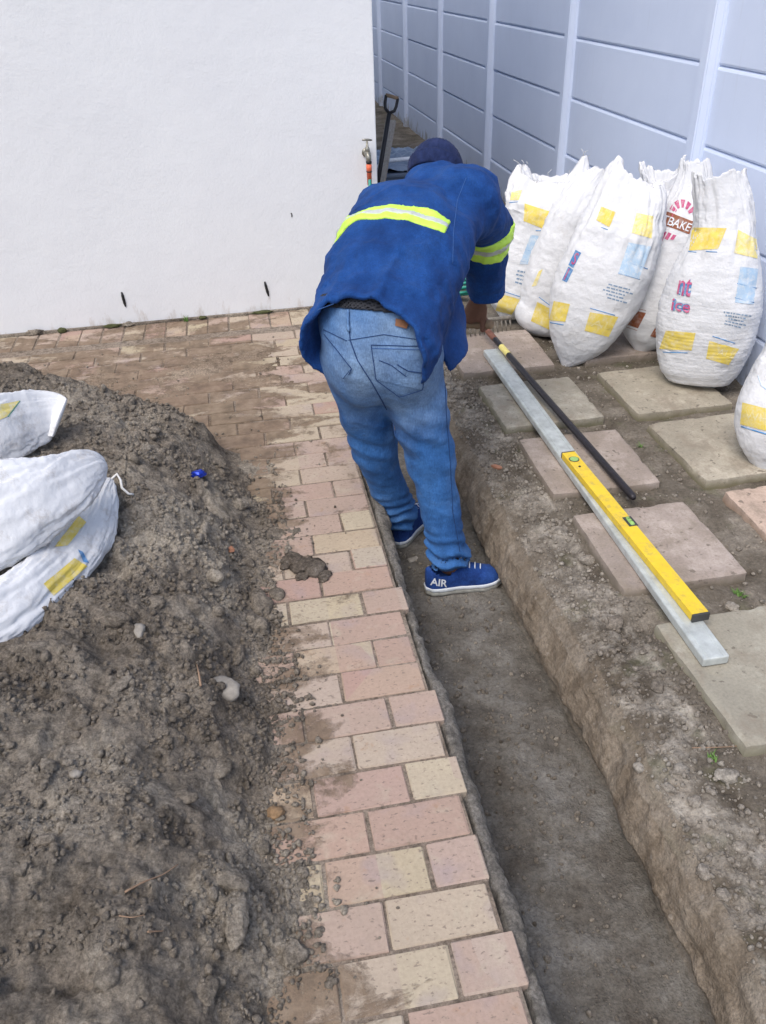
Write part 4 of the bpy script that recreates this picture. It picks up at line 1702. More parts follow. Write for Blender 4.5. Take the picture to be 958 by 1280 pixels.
for i, t in enumerate(np.linspace(0, 1, 8)):
    for j, u in enumerate(np.linspace(-1, 1, 7)):
        wv = .085 * (1 - .35 * t ** 3)
        bl.append(f0 + ax * (.34 - .34 * t) + side * u * wv + np.array([0, -.02, 0]) * (1 - u * u))
bme = np_mesh('blade', np.array(bl), grid_faces(8, 7))
ob = keep(obj('blade', bme, M_RAKE, smooth=True), sp)
md = ob.modifiers.new('thick', 'SOLIDIFY')
md.thickness = .003

# timber plank leaning beside the spade
a0, a1 = np.array([.56, 4.95, 0.0]), at_y(489, 150, 5.3)
dv = a1 - a0
Lp = np.linalg.norm(dv)
me = bm_mesh('timber_plank', box_bm((-.035, -.011, 0), (.035, .011, Lp), .003, 1))
me.transform(Matrix.Translation(a0) @ Vector(dv).to_track_quat('Z', 'Y').to_matrix().to_4x4())
obj('timber_plank', me, M_TIMBER, label='weathered grey timber plank leaning beside the black spade', cat='plank')


# ================================================================== THE WORKER
worker = empty('person', (.14, 1.62, FLOOR), 'person in blue work jacket with lime stripes and jeans bending over in the trench', 'person')

# --- torso frame
TA, TC = np.array([.030, 1.585, .700]), np.array([.315, 2.10, .925])
TL = np.linalg.norm(TC - TA)
TT = (TC - TA) / TL
TS = np.array([.90, -.43, -.03])
TS -= TT * (TS @ TT)
TS /= np.linalg.norm(TS)
TN = np.cross(TS, TT)          # out of the back
TN /= np.linalg.norm(TN)


def torso_local(P):
    q = P - TA
    return q @ TT / TL, q @ TS, q @ TN


def torso_d(P, grow=0.0):
    t, s, n = torso_local(P)
    tc = np.clip(t, -.2, 1.08)
    a = np.interp(tc, [-.2, 0, .3, .55, .8, .95, 1.08], [.184, .194, .203, .212, .200, .155, .095]) + grow
    b = np.interp(tc, [-.2, 0, .3, .55, .8, .95, 1.08], [.165, .158, .148, .146, .126, .096, .070]) + grow
    n0 = .030 * np.sin(np.clip(tc, 0, 1) * math.pi)
    k = np.sqrt((s / a) ** 2 + ((n - n0) / b) ** 2)
    d = (k - 1) * np.minimum(a, b)
    over = np.maximum(t - 1.08, -.2 - t) * TL
    return np.where(over > 0, np.sqrt(np.maximum(d, 0) ** 2 + over ** 2), np.maximum(d, over * .6))


SH_R, EL_R, CU_R = at_y(584, 252, 2.0), at_y(611, 284, 2.19), at_y(608, 364, 2.285)
SH_L, EL_L, CU_L = np.array([.160, 2.150, .890]), np.array([.170, 2.330, .700]), np.array([.330, 2.400, .510])
WR_R, WR_L = at_y(599, 373, 2.305), np.array([.375, 2.41, .475])


def jacket_raw(P, grow=0.0):
    d = torso_d(P, grow)
    d = smin(d, rc(P, SH_R + TS * -.03, SH_R, .100 + grow, .098 + grow), .06)
    aR = smin(rc(P, SH_R, EL_R, .097 + grow, .083 + grow), rc(P, EL_R, CU_R, .082 + grow, .069 + grow), .03)
    aL = smin(rc(P, SH_L, EL_L, .084 + grow, .078 + grow), rc(P, EL_L, CU_L, .076 + grow, .064 + grow), .03)
    d = smin(d, aR, .045)
    d = smin(d, aL, .045)
    # collar
    d = smin(d, rc(P, TC + TN * .020, TC + TN * .030 + TT * .05, .074 + grow, .066 + grow), .05)
    return d


def folds(P, amp=1.0):
    t, s, n = torso_local(P)
    w1 = fbm(np.stack([s * 5, t * TL * 9 + s * 4, n * 5], -1), 3, 101, .5)
    w2 = fbm(np.stack([s * 7 - t * 4, t * TL * 10 + 2 * s, n * 7], -1), 4, 103, .55, ridge=True)
    w2 = np.sign(w2) * np.abs(w2) ** 1.0
    # pull lines from the armpit across the back
    dR = np.linalg.norm(P - (SH_R - TT * .12), axis=-1)
    pull = np.sin(dR * 75 + 4 * s) * np.exp(-(dR / .16) ** 2)
    low = 1 - sstep(.1, .4, t)
    drag = fbm(np.stack([s * 14, t * TL * 3.5, n * 6], -1), 3, 109, .55, ridge=True)
    return amp * (w1 * .010 - w2 * .0085 + pull * .005 - drag * .006 * (.35 + low))


def sleeve_folds(P):
    u = (P - EL_R)
    ln = np.linalg.norm(u, axis=-1)
    return (fbm(np.stack([P[..., 0] * 9, P[..., 1] * 9, P[..., 2] * 24], -1), 3, 107, .5, ridge=True) * .010) * np.exp(-(ln / .17) ** 2)


def jacket(P):
    t, s, n = torso_local(P)
    raw = jacket_raw(P)
    f = masked(lambda q: folds(q, 1.35) + sleeve_folds(q), P, raw)
    out = raw + f
    # flaring hem
    t, s, n = torso_local(P)
    # hollow below the hem and inside the cuffs
    hem = -.145 + .30 * np.maximum(0, n) - 2.2 * s * s + .02 * vnoise(np.stack([s * 9, n * 9, 0 * s], -1), 5)
    cav = torso_d(P, -.017) + f
    cav = np.maximum(cav, t - .10)
    d = smax(out, -cav, .006)
    d = smax(d, (hem - t) * TL, .006)
    # cuffs
    for (a, b, r) in ((EL_R, CU_R, .060), (EL_L, CU_L, .056)):
        ax = (b - a) / np.linalg.norm(b - a)
        h = (P - b) @ ax
        near = np.linalg.norm(P - b, axis=-1) < .16
        cut = np.where(near, h - .004, -1)
        d = np.maximum(d, cut)
        hole = np.maximum(rc(P, b - ax * .06, b + ax * .1, r, r), -(h + .06))
        d = np.maximum(d, -hole)
    # front panels hanging under their own weight
    for (A, B, C_, D_, sd) in ((at_y(396, 390, 1.62), at_y(396, 390, 1.62) + (.12, .20, .05), at_y(422, 492, 1.69) + (.07, .12, .06), at_y(422, 492, 1.69), 1),
                               (at_y(552, 415, 1.51), at_y(552, 415, 1.51) + (.12, .26, .05), at_y(564, 466, 1.54) + (.10, .2, .05), at_y(564, 466, 1.54), 2)):
        A, B, C_, D_ = map(np.array, (A, B, C_, D_))
        c = (A + B + C_ + D_) / 4
        ux = (B - A) + (C_ - D_)
        lx = np.linalg.norm(ux) / 2
        ux /= np.linalg.norm(ux)
        uz = (D_ - A) + (C_ - B)
        uz -= ux * (uz @ ux)
        lz = np.linalg.norm(uz) / 2
        uz /= np.linalg.norm(uz)
        un = np.cross(ux, uz)
        q = P - c
        x, z, y = q @ ux, q @ uz, q @ un
        y = y + .018 * np.sin(x * 26 + sd) * (.4 + z / lz * .6) + .012 * np.sin(z * 20 + x * 9)
        taper = 1 - .18 * (z / lz + 1) / 2
        bx = np.stack([np.abs(x) - lx / 2 * taper, np.abs(z) - lz / 2, np.abs(y) - .004], -1)
        db = np.linalg.norm(np.maximum(bx, 0), axis=-1) + np.minimum(bx.max(-1), 0) - .004
        d = smin(d, db, .02)
    return d


LO, HI = (-.25, 1.34, .40), (.72, 2.53, 1.16)
V, F = nets(jacket, LO, HI, .0075)
V = smooth_mesh(V, F, 1, .4)
jk = keep(obj('jacket', np_mesh('jacket', V, F), M_JACKET, smooth=True), worker)
BV_J = bvh_of(V, F)


def band(fn_d, slab, lo, hi, h=.005):
    f = lambda P: np.maximum(fn_d(P), slab(P))
    V, F = nets(f, lo, hi, h)
    return V, F


def tape_shell(P, g):
    raw = jacket_raw(P)
    o = raw + masked(lambda q: folds(q, 1.35) + sleeve_folds(q), P, raw)
    return np.maximum(o - g, -(o - g + .009))


def back_slab(c, hw):
    def f(P):
        t, s, n = torso_local(P)
        x = (t - c - .35 * np.abs(s) ** 1.5 * 0) * TL
        arm = np.minimum(rc(P, SH_R, EL_R, .10, .085), rc(P, EL_R, CU_R, .084, .07))
        arm2 = rc(P, SH_L, EL_L, .10, .085)
        return np.maximum(np.abs(x) - hw, np.maximum(-(torso_d(P, .03)) * 0 - 1, np.maximum(-(arm + .0), -(arm2 + .0)) * 0 - 1))
    return f


BLO, BHI = (-.16, 1.55, .62), (.46, 2.12, 1.10)


def torso_shell(P, g):
    raw = jacket_raw(P)
    o = raw + masked(lambda q: folds(q, 1.35) + sleeve_folds(q), P, raw)
    armR = np.minimum(rc(P, SH_R, EL_R, .097, .083), rc(P, EL_R, CU_R, .082, .069))
    armL = rc(P, SH_L, EL_L, .092, .078)
    sh = np.maximum(o - g, -(o - g + .009))
    t, s_, n_ = torso_local(P)
    return np.maximum(np.maximum(sh, s_ - .150 - .2 * np.maximum(0, -n_)), np.maximum(-(armR - .012), -(armL - .012)))


for nm, c, hw, mt, g in (('reflective_tape', .475, .036, M_LIME, .0045), ('reflective_strip', .475, .0115, M_SILVER, .0062)):
    V, F = band(lambda P: torso_shell(P, g), back_slab(c, hw), BLO, BHI)
    keep(obj(nm, np_mesh(nm, V, F), mt, smooth=True), worker)
arm_c = EL_R + (CU_R - EL_R) * .14
arm_ax = (CU_R - EL_R) / np.linalg.norm(CU_R - EL_R)
arm_ax /= np.linalg.norm(arm_ax)
for nm, hw, mt, g in (('reflective_tape', .054, M_LIME, .0045), ('reflective_strip', .015, M_SILVER, .0062)):
    def slabf(P):
        q = P - arm_c
        rr = np.linalg.norm(q - (q @ arm_ax)[..., None] * arm_ax, axis=-1)
        return np.maximum(np.abs(q @ arm_ax) - hw, rr - .14)
    V, F = band(lambda P: tape_shell(P, g), slabf, arm_c - .16, arm_c + .16)
    keep(obj(nm, np_mesh(nm, V, F), mt, smooth=True), worker)

# --- jeans
HPR, KNR, ANR = np.array([.120, 1.585, .585]), np.array([.192, 1.545, .235]), np.array([.240, 1.462, -.120])
HPL, KNL, ANL = np.array([-.035, 1.625, .585]), np.array([.030, 1.700, .215]), np.array([.120, 1.775, -.130])
WP, WN = np.array([.03, 1.475, .790]), np.array([.22, .42, .88])
WN = WN / np.linalg.norm(WN)


def jeans_raw(P):
    butt = smin(el(P, (-.020, 1.560, .625), (.112, .120, .165)), el(P, (.100, 1.540, .620), (.118, .122, .165)), .05)
    hip = el(P, (.045, 1.620, .72), (.180, .142, .18))
    d = smin(butt, hip, .05)
    lr = smin(rc(P, HPR, KNR, .110, .074), rc(P, KNR, ANR, .072, .064), .03)
    ll = smin(rc(P, HPL, KNL, .104, .070), rc(P, KNL, ANL, .068, .062), .03)
    d = smin(d, lr, .035)
    d = smin(d, ll, .035)
    return d


def leg_folds(P):
    z = P[..., 2]
    s = P[..., 0] * 6 + P[..., 1] * 4
    w = fbm(np.stack([P[..., 0] * 7, P[..., 1] * 7, z * 15 + P[..., 0] * 6], -1), 3, 121, .5, ridge=True) * .009
    knee = np.exp(-((z - .30) / .13) ** 2)
    stack = 1 - sstep(-.10, .06, z)
    w2 = np.sin(z * 150 + fbm(P * 9, 2, 123) * 5 + s * 2) * .0085 * stack
    w3 = np.sin(z * 70 + P[..., 0] * 35 + fbm(P * 6, 2, 125) * 4) * .0040 * knee
    return -w * (.5 + .5 * knee + .9 * stack) + w2 + w3 + fbm(P * 6, 2, 127) * .004


def jeans(P):
    raw = jeans_raw(P)
    d = raw + masked(leg_folds, P, raw)
    d = smax(d, (P - WP) @ WN, .004)
    for (k, a, r) in ((KNR, ANR, .054), (KNL, ANL, .052)):
        ax = (a - k) / np.linalg.norm(a - k)
        h = (P - a) @ ax
        near = np.linalg.norm(P - a, axis=-1) < .2
        d = np.maximum(d, np.where(near, h - .018, -1))
        d = np.maximum(d, -np.maximum(rc(P, a - ax * .05, a + ax * .12, r, r), -(h + .03)))
    return d


V, F = nets(jeans, (-.20, 1.36, -.19), (.37, 1.90, .90), .0065)
V = smooth_mesh(V, F, 1, .4)
jn = keep(obj('jeans', np_mesh('jeans', V, F), M_JEANS, smooth=True), worker)
BV_T = bvh_of(V, F)
# belt
bf = lambda P: np.maximum(np.maximum(jeans_raw(P) - .006, -(jeans_raw(P) - .001)), np.abs((P - WP) @ WN - .014) - .022)
V, F = nets(bf, (-.20, 1.36, .55), (.30, 1.86, .95), .005)
keep(obj('belt', np_mesh('belt', V, F), M_BELT, smooth=True), worker)
# pockets, seams
pk = patch('back_pocket', BV_T, [(464, 431), (531, 433), (529, 487), (468, 473)], M_JEANS, worker, 16, 16, .0035)
for nm, pts, r, mt in (('pocket_seam', [(464, 431), (531, 433)], .0018, M_THREAD), ('pocket_seam', [(464, 431), (470, 474), (500, 495), (528, 486), (531, 433)], .0018, M_THREAD),
                       ('pocket_seam', [(464, 435), (531, 437)], .0012, M_THREAD2),
                       ('pocket_motif', [(474, 450), (490, 456), (508, 470)], .0018, M_THREAD), ('pocket_motif', [(497, 455), (510, 463), (531, 466)], .0022, M_THREAD),
                       ('pocket_seam', [(407, 418), (440, 460), (437, 468)], .0018, M_THREAD), ('pocket_seam', [(440, 460), (430, 472)], .0014, M_THREAD),
                       ('centre_seam', [(436, 396), (438, 425), (447, 450), (465, 478), (484, 512)], .0022, M_THREAD),
                       ('yoke_seam', [(436, 425), (480, 418), (520, 424), (556, 440)], .0016, M_THREAD), ('yoke_seam', [(434, 426), (405, 412)], .0016, M_THREAD),
                       ('side_seam', [(556, 470), (558, 520), (563, 580), (566, 640), (575, 690)], .0016, M_THREAD),
                       ('inner_seam', [(492, 530), (500, 570), (506, 610), (512, 640)], .0014, M_THREAD2)):
    px_tube(nm, BV_T, pts, r * .75, mt, worker, off=.0045 if 'pocket' in nm else .0012, n=40, seg=5)
px_tube('belt_loop', BV_T, [(436, 388), (436, 402), (437, 414)], .005, M_JEANS, worker, off=.006, n=8, seg=6)
px_tube('belt_loop', BV_T, [(538, 408), (537, 418), (535, 430)], .005, M_JEANS, worker, off=.006, n=8, seg=6)
patch('leather_patch', BV_T, [(495, 398), (511, 402), (508, 411), (494, 407)], M_LEATHER, worker, 5, 4, .006)
# jacket hem stitching and seams
for nm, pts, r in (('back_seam', [(583, 222), (572, 250), (567, 290), (566, 330)], .0011),                   ('hem_stitching', [(392, 391), (405, 383), (430, 376), (470, 373), (505, 381), (530, 400), (548, 428), (562, 458)], .0012)):
    px_tube(nm, BV_J, pts, r, M_THREAD2, worker, off=.0005, n=24, seg=5)

# --- body: head, neck, arms and hands (one continuous skin surface)
FD = np.array([.34, .52, -.78])
FD /= np.linalg.norm(FD)                    # where the face looks
HC = np.array([.360, 2.205, .957])         # skull centre
HUP = np.array([.30, .62, .70])
HUP -= FD * (HUP @ FD)
HUP /= np.linalg.norm(HUP)
HR = np.cross(FD, HUP)
HM = np.stack([HR, FD, HUP])


def hp(x, y, z):
    return HC + HR * x + FD * y + HUP * z


# shaft held in the right hand: a long wooden handle going down into the trench
SA, SB = at_y(604, 405, 2.315), at_y(480, 402, 2.75)
SD = (SB - SA) / np.linalg.norm(SB - SA)


def finger(P, pts, r):
    d = 1e9
    for i in range(len(pts) - 1):
        d = np.minimum(d, rc(P, pts[i], pts[i + 1], r[i], r[i + 1]))
    return d


def hand_d(P, wr, centre, axis, palm_side, flip=1):
    """a hand closed round a shaft: palm behind it, four fingers over it, thumb round the other way"""
    up = wr - centre
    up -= axis * (up @ axis)
    up /= np.linalg.norm(up)
    fw = np.cross(axis, up) * flip
    k = centre + up * .026 + fw * -.020
    d = rc(P, wr, k + up * .018, .026, .030)
    for j in range(4):
        o = axis * (-.033 + .022 * j)
        base = k + o + up * .010
        d = smin(d, rc(P, wr + o * .5, base, .020, .0145), .012)
    fl = (.95, 1.08, 1.0, .80)
    for j in range(4):
        o = axis * (-.033 + .022 * j)
        s_ = fl[j]
        r0 = .0200
        pts = [centre + o + up * .034 - fw * .014, centre + o + (up * .030 + fw * .020) * s_, centre + o + (-up * .006 + fw * .034) * s_,
               centre + o + (-up * .028 + fw * .012) * s_]
        d = smin(d, finger(P, pts, (.0105, .0100, .0092, .0080)), .005)
    th = [wr + (centre - wr) * .35 + axis * -.030, centre + axis * -.052 + up * .020 - fw * .012, centre + axis * -.048 - up * .012 - fw * .022, centre + axis * -.030 - up * .026 - fw * .006]
    d = smin(d, finger(P, th, (.0145, .0130, .0112, .0090)), .008)
    return d


HCR = at_y(587, 396, 2.33)
HCR = SA + SD * ((HCR - SA) @ SD)
HCL = SA + SD * .30


def skin_head(P):
    d = el(P, hp(0, -.008, .022), (.076, .096, .090), HM)
    d = smin(d, el(P, hp(0, .028, -.050), (.056, .062, .066), HM), .03)      # jaw
    d = smin(d, el(P, hp(0, .072, -.092), (.026, .020, .018), HM), .02)      # chin
    nose = smin(rc(P, hp(0, .088, .010), hp(0, .108, -.028), .009, .013), el(P, hp(0, .100, -.032), (.019, .012, .010), HM), .008)
    d = smin(d, nose, .012)
    for sx in (-1, 1):
        d = smin(d, rc(P, hp(.012 * sx, .086, .018), hp(.045 * sx, .074, .020), .008, .008), .012)   # brow
        d = smax(d, -el(P, hp(.031 * sx, .092, .000), (.017, .012, .010), HM), .008)                 # eye socket
        d = smin(d, el(P, hp(.031 * sx, .076, .000), (.0125, .0125, .0115), HM), .003)               # eyeball
        d = smin(d, el(P, hp(.079 * sx, -.006, -.010), (.010, .020, .032), HM), .006)                # ear
        d = smin(d, el(P, hp(.045 * sx, .055, -.030), (.022, .020, .022), HM), .02)                  # cheek
    lips = smin(rc(P, hp(-.020, .086, -.058), hp(.020, .086, -.058), .006, .006), rc(P, hp(-.017, .085, -.070), hp(.017, .085, -.070), .007, .007), .004)
    d = smin(d, lips, .006)
    d = smin(d, rc(P, hp(0, -.03, -.04), TC - TT * .03, .058, .066), .03)    # neck
    d = smin(d, rc(P, SH_L, SH_R, .06, .06), .05)
    return d


def skin_arm_r(P):
    d = smin(rc(P, SH_R, EL_R, .052, .044), rc(P, EL_R, WR_R, .044, .029), .02)
    return smin(d, hand_d(P, WR_R, HCR, SD, 1), .012)


def skin_arm_l(P):
    d = smin(rc(P, SH_L, EL_L, .052, .044), rc(P, EL_L, WR_L, .044, .029), .02)
    return smin(d, hand_d(P, WR_L, HCL, SD, 1, -1), .012)


def skin_trunk(P):
    d = np.maximum(torso_d(P, -.06), .12 - torso_local(P)[0])
    d = smin(d, rc(P, SH_L, SH_R, .06, .06), .05)
    d = smin(d, el(P, (.045, 1.615, .66), (.125, .085, .11)), .05)
    for h, k, a in ((HPR, KNR, ANR), (HPL, KNL, ANL)):
        d = smin(d, smin(rc(P, h, k, .085, .055), rc(P, k, a + (0, 0, -.02), .052, .040), .02), .03)
    return d


parts = []
for fn, lo, hi, h in ((skin_head, (.05, 1.90, .80), (.62, 2.42, 1.16), .006), (skin_arm_r, (.32, 1.90, .34), (.68, 2.44, 1.02), .0042),
                      (skin_arm_l, (.06, 2.06, .22), (.50, 2.68, 1.02), .006), (skin_trunk, (-.20, 1.38, -.20), (.60, 2.30, 1.06), .013)):
    parts.append(nets(fn, lo, hi, h))
V, F, b = [], [], 0
for v, f in parts:
    V.append(v)
    F.append(f + b)
    b += len(v)
keep(obj('body', np_mesh('body', np.concatenate(V), np.concatenate(F)), M_SKIN, smooth=True), worker)


# knitted cap
def cap(P):
    d = el(P, hp(0, -.016, .032), (.093, .112, .104), HM)
    q = (P - HC) @ HUP
    y = (P - HC) @ FD
    x = (P - HC) @ HR
    edge = .002 + .16 * y
    rib = .0012 * np.sin(np.arctan2(x, y + .01) * 46)
    d = d + rib
    roll = np.abs(q - edge - .026) - .026
    d = np.minimum(np.maximum(d, edge - q), np.maximum(d - .007, roll))
    return smax(d, -el(P, hp(0, -.012, .026), (.080, .098, .092), HM), .003)


V, F = nets(cap, (.19, 2.02, .86), (.54, 2.40, 1.18), .005)
keep(obj('knitted_cap', np_mesh('knitted_cap', V, F), M_BEANIE, smooth=True), worker)

# long wooden shaft held in the hands
tl = empty('shovel', tuple(SB), 'shovel with worn wooden shaft held in the hands of the person', 'shovel')
keep(obj('shaft', tube_mesh('shaft', [SA - SD * .045, SA - SD * .042, SA, (SA + SB) / 2, SB], [.012, .0185, .0195, .0185, .018], 12), M_WOOD), tl)
bl = []
sidev = np.cross(SD, np.array([0, 0, 1.0]))
sidev /= np.linalg.norm(sidev)
upv = np.cross(sidev, SD)
for t in np.linspace(0, 1, 10):
    for u in np.linspace(-1, 1, 9):
        wv = .10 * (1 - .5 * t ** 4) * min(1, .35 + t * 4)
        bl.append(SB + SD * (.0 + .27 * t) + sidev * u * wv + upv * (.02 * u * u + .01))
ob = keep(obj('blade', np_mesh('blade', np.array(bl), grid_faces(10, 9)), M_RAKE, smooth=True), tl)
ob.modifiers.new('thick', 'SOLIDIFY').thickness = .003


# --- shoes
def make_shoe(heel, dirv, label):
    D = np.array([dirv[0], dirv[1], 0.0])
    D /= np.linalg.norm(D)
    N = np.array([-D[1], D[0], 0.0])
    heel = np.array(heel)

    def loc(P):
        q = P - heel
        return q @ D, q @ N, q[..., 2]
    Lz = .290

    def half_w(x):
        return np.interp(x, [0, .015, .05, .10, .16, .20, .24, .268, .282], [.012, .028, .034, .033, .041, .046, .043, .026, .006])

    def sole(P, z0, z1, g):
        x, y, z = loc(P)
        d2 = np.maximum(np.abs(y) - half_w(x) - g, np.maximum(-x - g, x - Lz - g))
        lift = .010 * sstep(.20, .285, x)
        return np.maximum(d2, np.maximum(z0 + lift - z, z - z1 - lift))

    def upper(P):
        x, y, z = loc(P)
        top = np.interp(x, [0, .03, .07, .11, .15, .20, .25, .282], [.108, .114, .112, .112, .100, .078, .062, .044])
        w_ = half_w(x) + .002
        zz = (z - .018) / np.maximum(top - .018, .01)
        wz = w_ * np.sqrt(np.clip(1 - np.clip(zz, 0, 1) ** 3.0, 0.02, 1))
        d = np.maximum(np.abs(y) - wz, np.maximum(z - top, .016 - z))
        d = np.maximum(d, np.maximum(-x - .003 - .0, x - Lz + .002))
        # ankle opening
        hole = np.maximum(np.sqrt(((x - .065) / .048) ** 2 + (y / .027) ** 2) - 1, 0) * .03 - .001
        return np.maximum(d, -np.maximum(hole, .06 - z)) + fbm(P * 30, 2, 131) * .0012
    mid = heel + D * Lz / 2
    lo, hi = mid - np.array([.17, .17, .0]) + (0, 0, -.01), mid + np.array([.17, .17, .13])
    res = []
    for nm, fn, mt, h in (('upper', upper, M_SHOE, .0042), ('outsole', lambda P: sole(P, .0, .019, .004), M_SOLE, .0042), ('midsole', lambda P: sole(P, .0185, .033, .0055), M_WHITEFOAM, .0042)):
        V, F = nets(fn, lo, hi, h)
        V = smooth_mesh(V, F, 2, .5)
        res.append((nm, V, F, mt))
    return res, D, N, heel


def add_shoe(heel, dirv, label):
    res, D, N, heel = make_shoe(heel, dirv, label)
    o = None
    up = None
    for nm, V, F, mt in res:
        if o is None:
            o = keep(obj('shoe', np_mesh('shoe', V, F), mt, smooth=True), worker)
            up = (V, F)
        else:
            c = obj(nm, np_mesh(nm, V, F), mt, smooth=True)
            c.parent = o
    # laces
    for k in range(4):
        x = .135 + .020 * k
        z = np.interp(x, [.11, .15, .20, .25], [.113, .102, .080, .064]) + .001
        w_ = .020 - .001 * k
        pts = [heel + D * (x - .006) + N * -w_ + (0, 0, z - .007), heel + D * x + (0, 0, z + .004), heel + D * (x + .006) + N * w_ + (0, 0, z - .007)]
        l = obj('lace', tube_mesh('lace', pts, .0022, 6), M_WHITEFOAM)
        l.parent = o
    return o, up


shR, upR = add_shoe((.152, 1.447, FLOOR + .002), (1, .02), 'r')
shL, upL = add_shoe((.102, 1.722, FLOOR + .002), (.62, .80), 'l')
BV_S = bvh_of(*upR)
tq = text_patch('lettering', BV_S, [(539, 722), (560, 725), (559, 734), (538, 731)], 'AIR', M_WHITEFOAM, worker, off=.0015, bold=.02)


# ================================================================== LOOSE SOIL, STONES, LITTER, WEEDS
def ico(sub):
    bm = bmesh.new()
    bmesh.ops.create_icosphere(bm, subdivisions=sub, radius=1)
    V = np.array([v.co[:] for v in bm.verts])
    F = np.array([[v.index for v in f.verts] for f in bm.faces])
    bm.free()
    return V, F


def rot_rand(n):
    q = rng.normal(size=(n, 4))
    q /= np.linalg.norm(q, axis=1)[:, None]
    w_, x, y, z = q.T
    return np.stack([1 - 2 * (y * y + z * z), 2 * (x * y - z * w_), 2 * (x * z + y * w_), 2 * (x * y + z * w_), 1 - 2 * (x * x + z * z), 2 * (y * z - x * w_),
                     2 * (x * z - y * w_), 2 * (y * z + x * w_), 1 - 2 * (x * x + y * y)], -1).reshape(n, 3, 3)


def crumbs(name, pos, size, sub, mat, label, parent=None):
    V0, F0 = ico(sub)
    n = len(pos)
    Vs = []
    var = [V0 * (1 + .55 * fbm(V0 * 1.25 + k * 9.1, 3, 141 + k, .7))[:, None] for k in range(8)]
    R = rot_rand(n)
    sc = size[:, None] * rng.uniform(.6, 1.25, (n, 3))
    T = np.stack([var[k % 8] for k in range(n)])
    W = np.einsum('nij,nkj->nki', R, T) * sc[:, None] + pos[:, None]
    F = (F0[None] + (np.arange(n) * len(V0))[:, None, None]).reshape(-1, 3)
    return obj(name, np_mesh(name, W.reshape(-1, 3), F), mat, smooth=sub > 1, label=label, cat='soil crumbs', kind='stuff')


# on the heap
n = 36000
x = -.30 - 1.15 * rng.random(n) ** 1.25
y = rng.uniform(-.35, 2.6, n)
z = pile_h(x, y)
ok = (z > -.004) & (fbm(np.stack([x * 5, y * 5, 0 * x], -1), 3, 221) > -.25)
size = .0017 + .0078 * rng.random(len(x)) ** 3.0
crumbs('soil_crumbs', np.stack([x, y, np.maximum(z, 0) + size * .25], -1)[ok], size[ok], 1, M_CLOD, 'small crumbs of soil strewn over the soil heap')
n = 420
x = -.34 - 1.0 * rng.random(n) ** 1.2
y = rng.uniform(-.3, 2.5, n)
z = pile_h(x, y)
ok = z > .0
size = .006 + .013 * rng.random(len(x)) ** 2.6
crumbs('soil_clods', np.stack([x, y, np.maximum(z, 0) + size * .1], -1)[ok], size[ok], 2, M_CLOD, 'countless lumps of soil bedded in the surface of the heap')
# on the paving: a fringe at the heap's foot and a scatter towards the house
n = 2600
y = rng.uniform(-.3, 3.4, n)
xt = np.interp(y, TOE[:, 0], TOE[:, 1])
x = xt - .03 + np.abs(rng.normal(0, .085, n))
far = y > 2.0
x = np.where(far, rng.uniform(-1.5, -.02, n), x)
ok = (x < -.012) & ((~far) | (rng.random(n) < .55)) & (fbm(np.stack([x * 6, y * 6, 0 * x], -1), 2, 151) > -.12)
size = .0016 + .0055 * rng.random(n) ** 3
crumbs('soil_crumbs', np.stack([x, y, np.maximum(pile_h(x, y), 0) + size * .3], -1)[ok], size[ok], 1, M_CLOD, 'soil crumbs scattered on the brick paving beside the heap')
# on the bare ground and the bank
n = 6500
x = np.where(rng.random(n) < .55, rng.uniform(.46, .70, n), rng.uniform(.5, 1.72, n))
y = rng.uniform(-.25, 3.0, n) ** 1.0
size = .002 + .0075 * rng.random(n) ** 3.2
zz = np.array([(lambda h: h[0][2] if h[0] is not None else -9)(BV_G.ray_cast(Vector((a, b, 1)), Vector((0, 0, -1)))) for a, b in zip(x, y)])
crumbs('gravel', np.stack([x, y, zz + size * .4], -1), size, 1, M_CLODP, 'crumbs and grit on the bare ground between the slabs')
n = 1500
x = rng.uniform(.05, .41, n)
y = rng.uniform(-.2, 1.7, n)
size = .0013 + .008 * rng.random(n) ** 4.5
zz = np.array([BV_G.ray_cast(Vector((a, b, 1)), Vector((0, 0, -1)))[0][2] for a, b in zip(x, y)])
crumbs('gravel', np.stack([x, y, zz + size * .3], -1), size, 1, M_CLOD, 'soil crumbs fallen on the trench floor')


def stone(name, px, py, rpx, mat, label, cat, group=None, flat=.7, seed=0, sink=.35, el_=1.0, rough=1.0):
    p = ground_hit(px, py)
    r = rpx * ((p - CAM) @ FX) / F_PX
    V, F = ico(3)
    V = V * (1 + .50 * fbm(V * 1.1 + seed * 3.7, 3, 161 + seed) + rough * .22 * fbm(V * 3.2 + seed, 4, 163, .65, ridge=True))[:, None]
    V = V * np.array([r * el_, r / math.sqrt(el_), r * flat])
    a = rnd.uniform(0, 6.28)
    c, s_ = math.cos(a), math.sin(a)
    V = V @ np.array([[c, s_, 0], [-s_, c, 0], [0, 0, 1]])
    o = obj(name, np_mesh(name, V, F), mat, smooth=True, label=label, cat=cat, group=group)
    o.location = tuple(p + np.array([0, 0, r * flat * (.5 - sink)]))
    return o


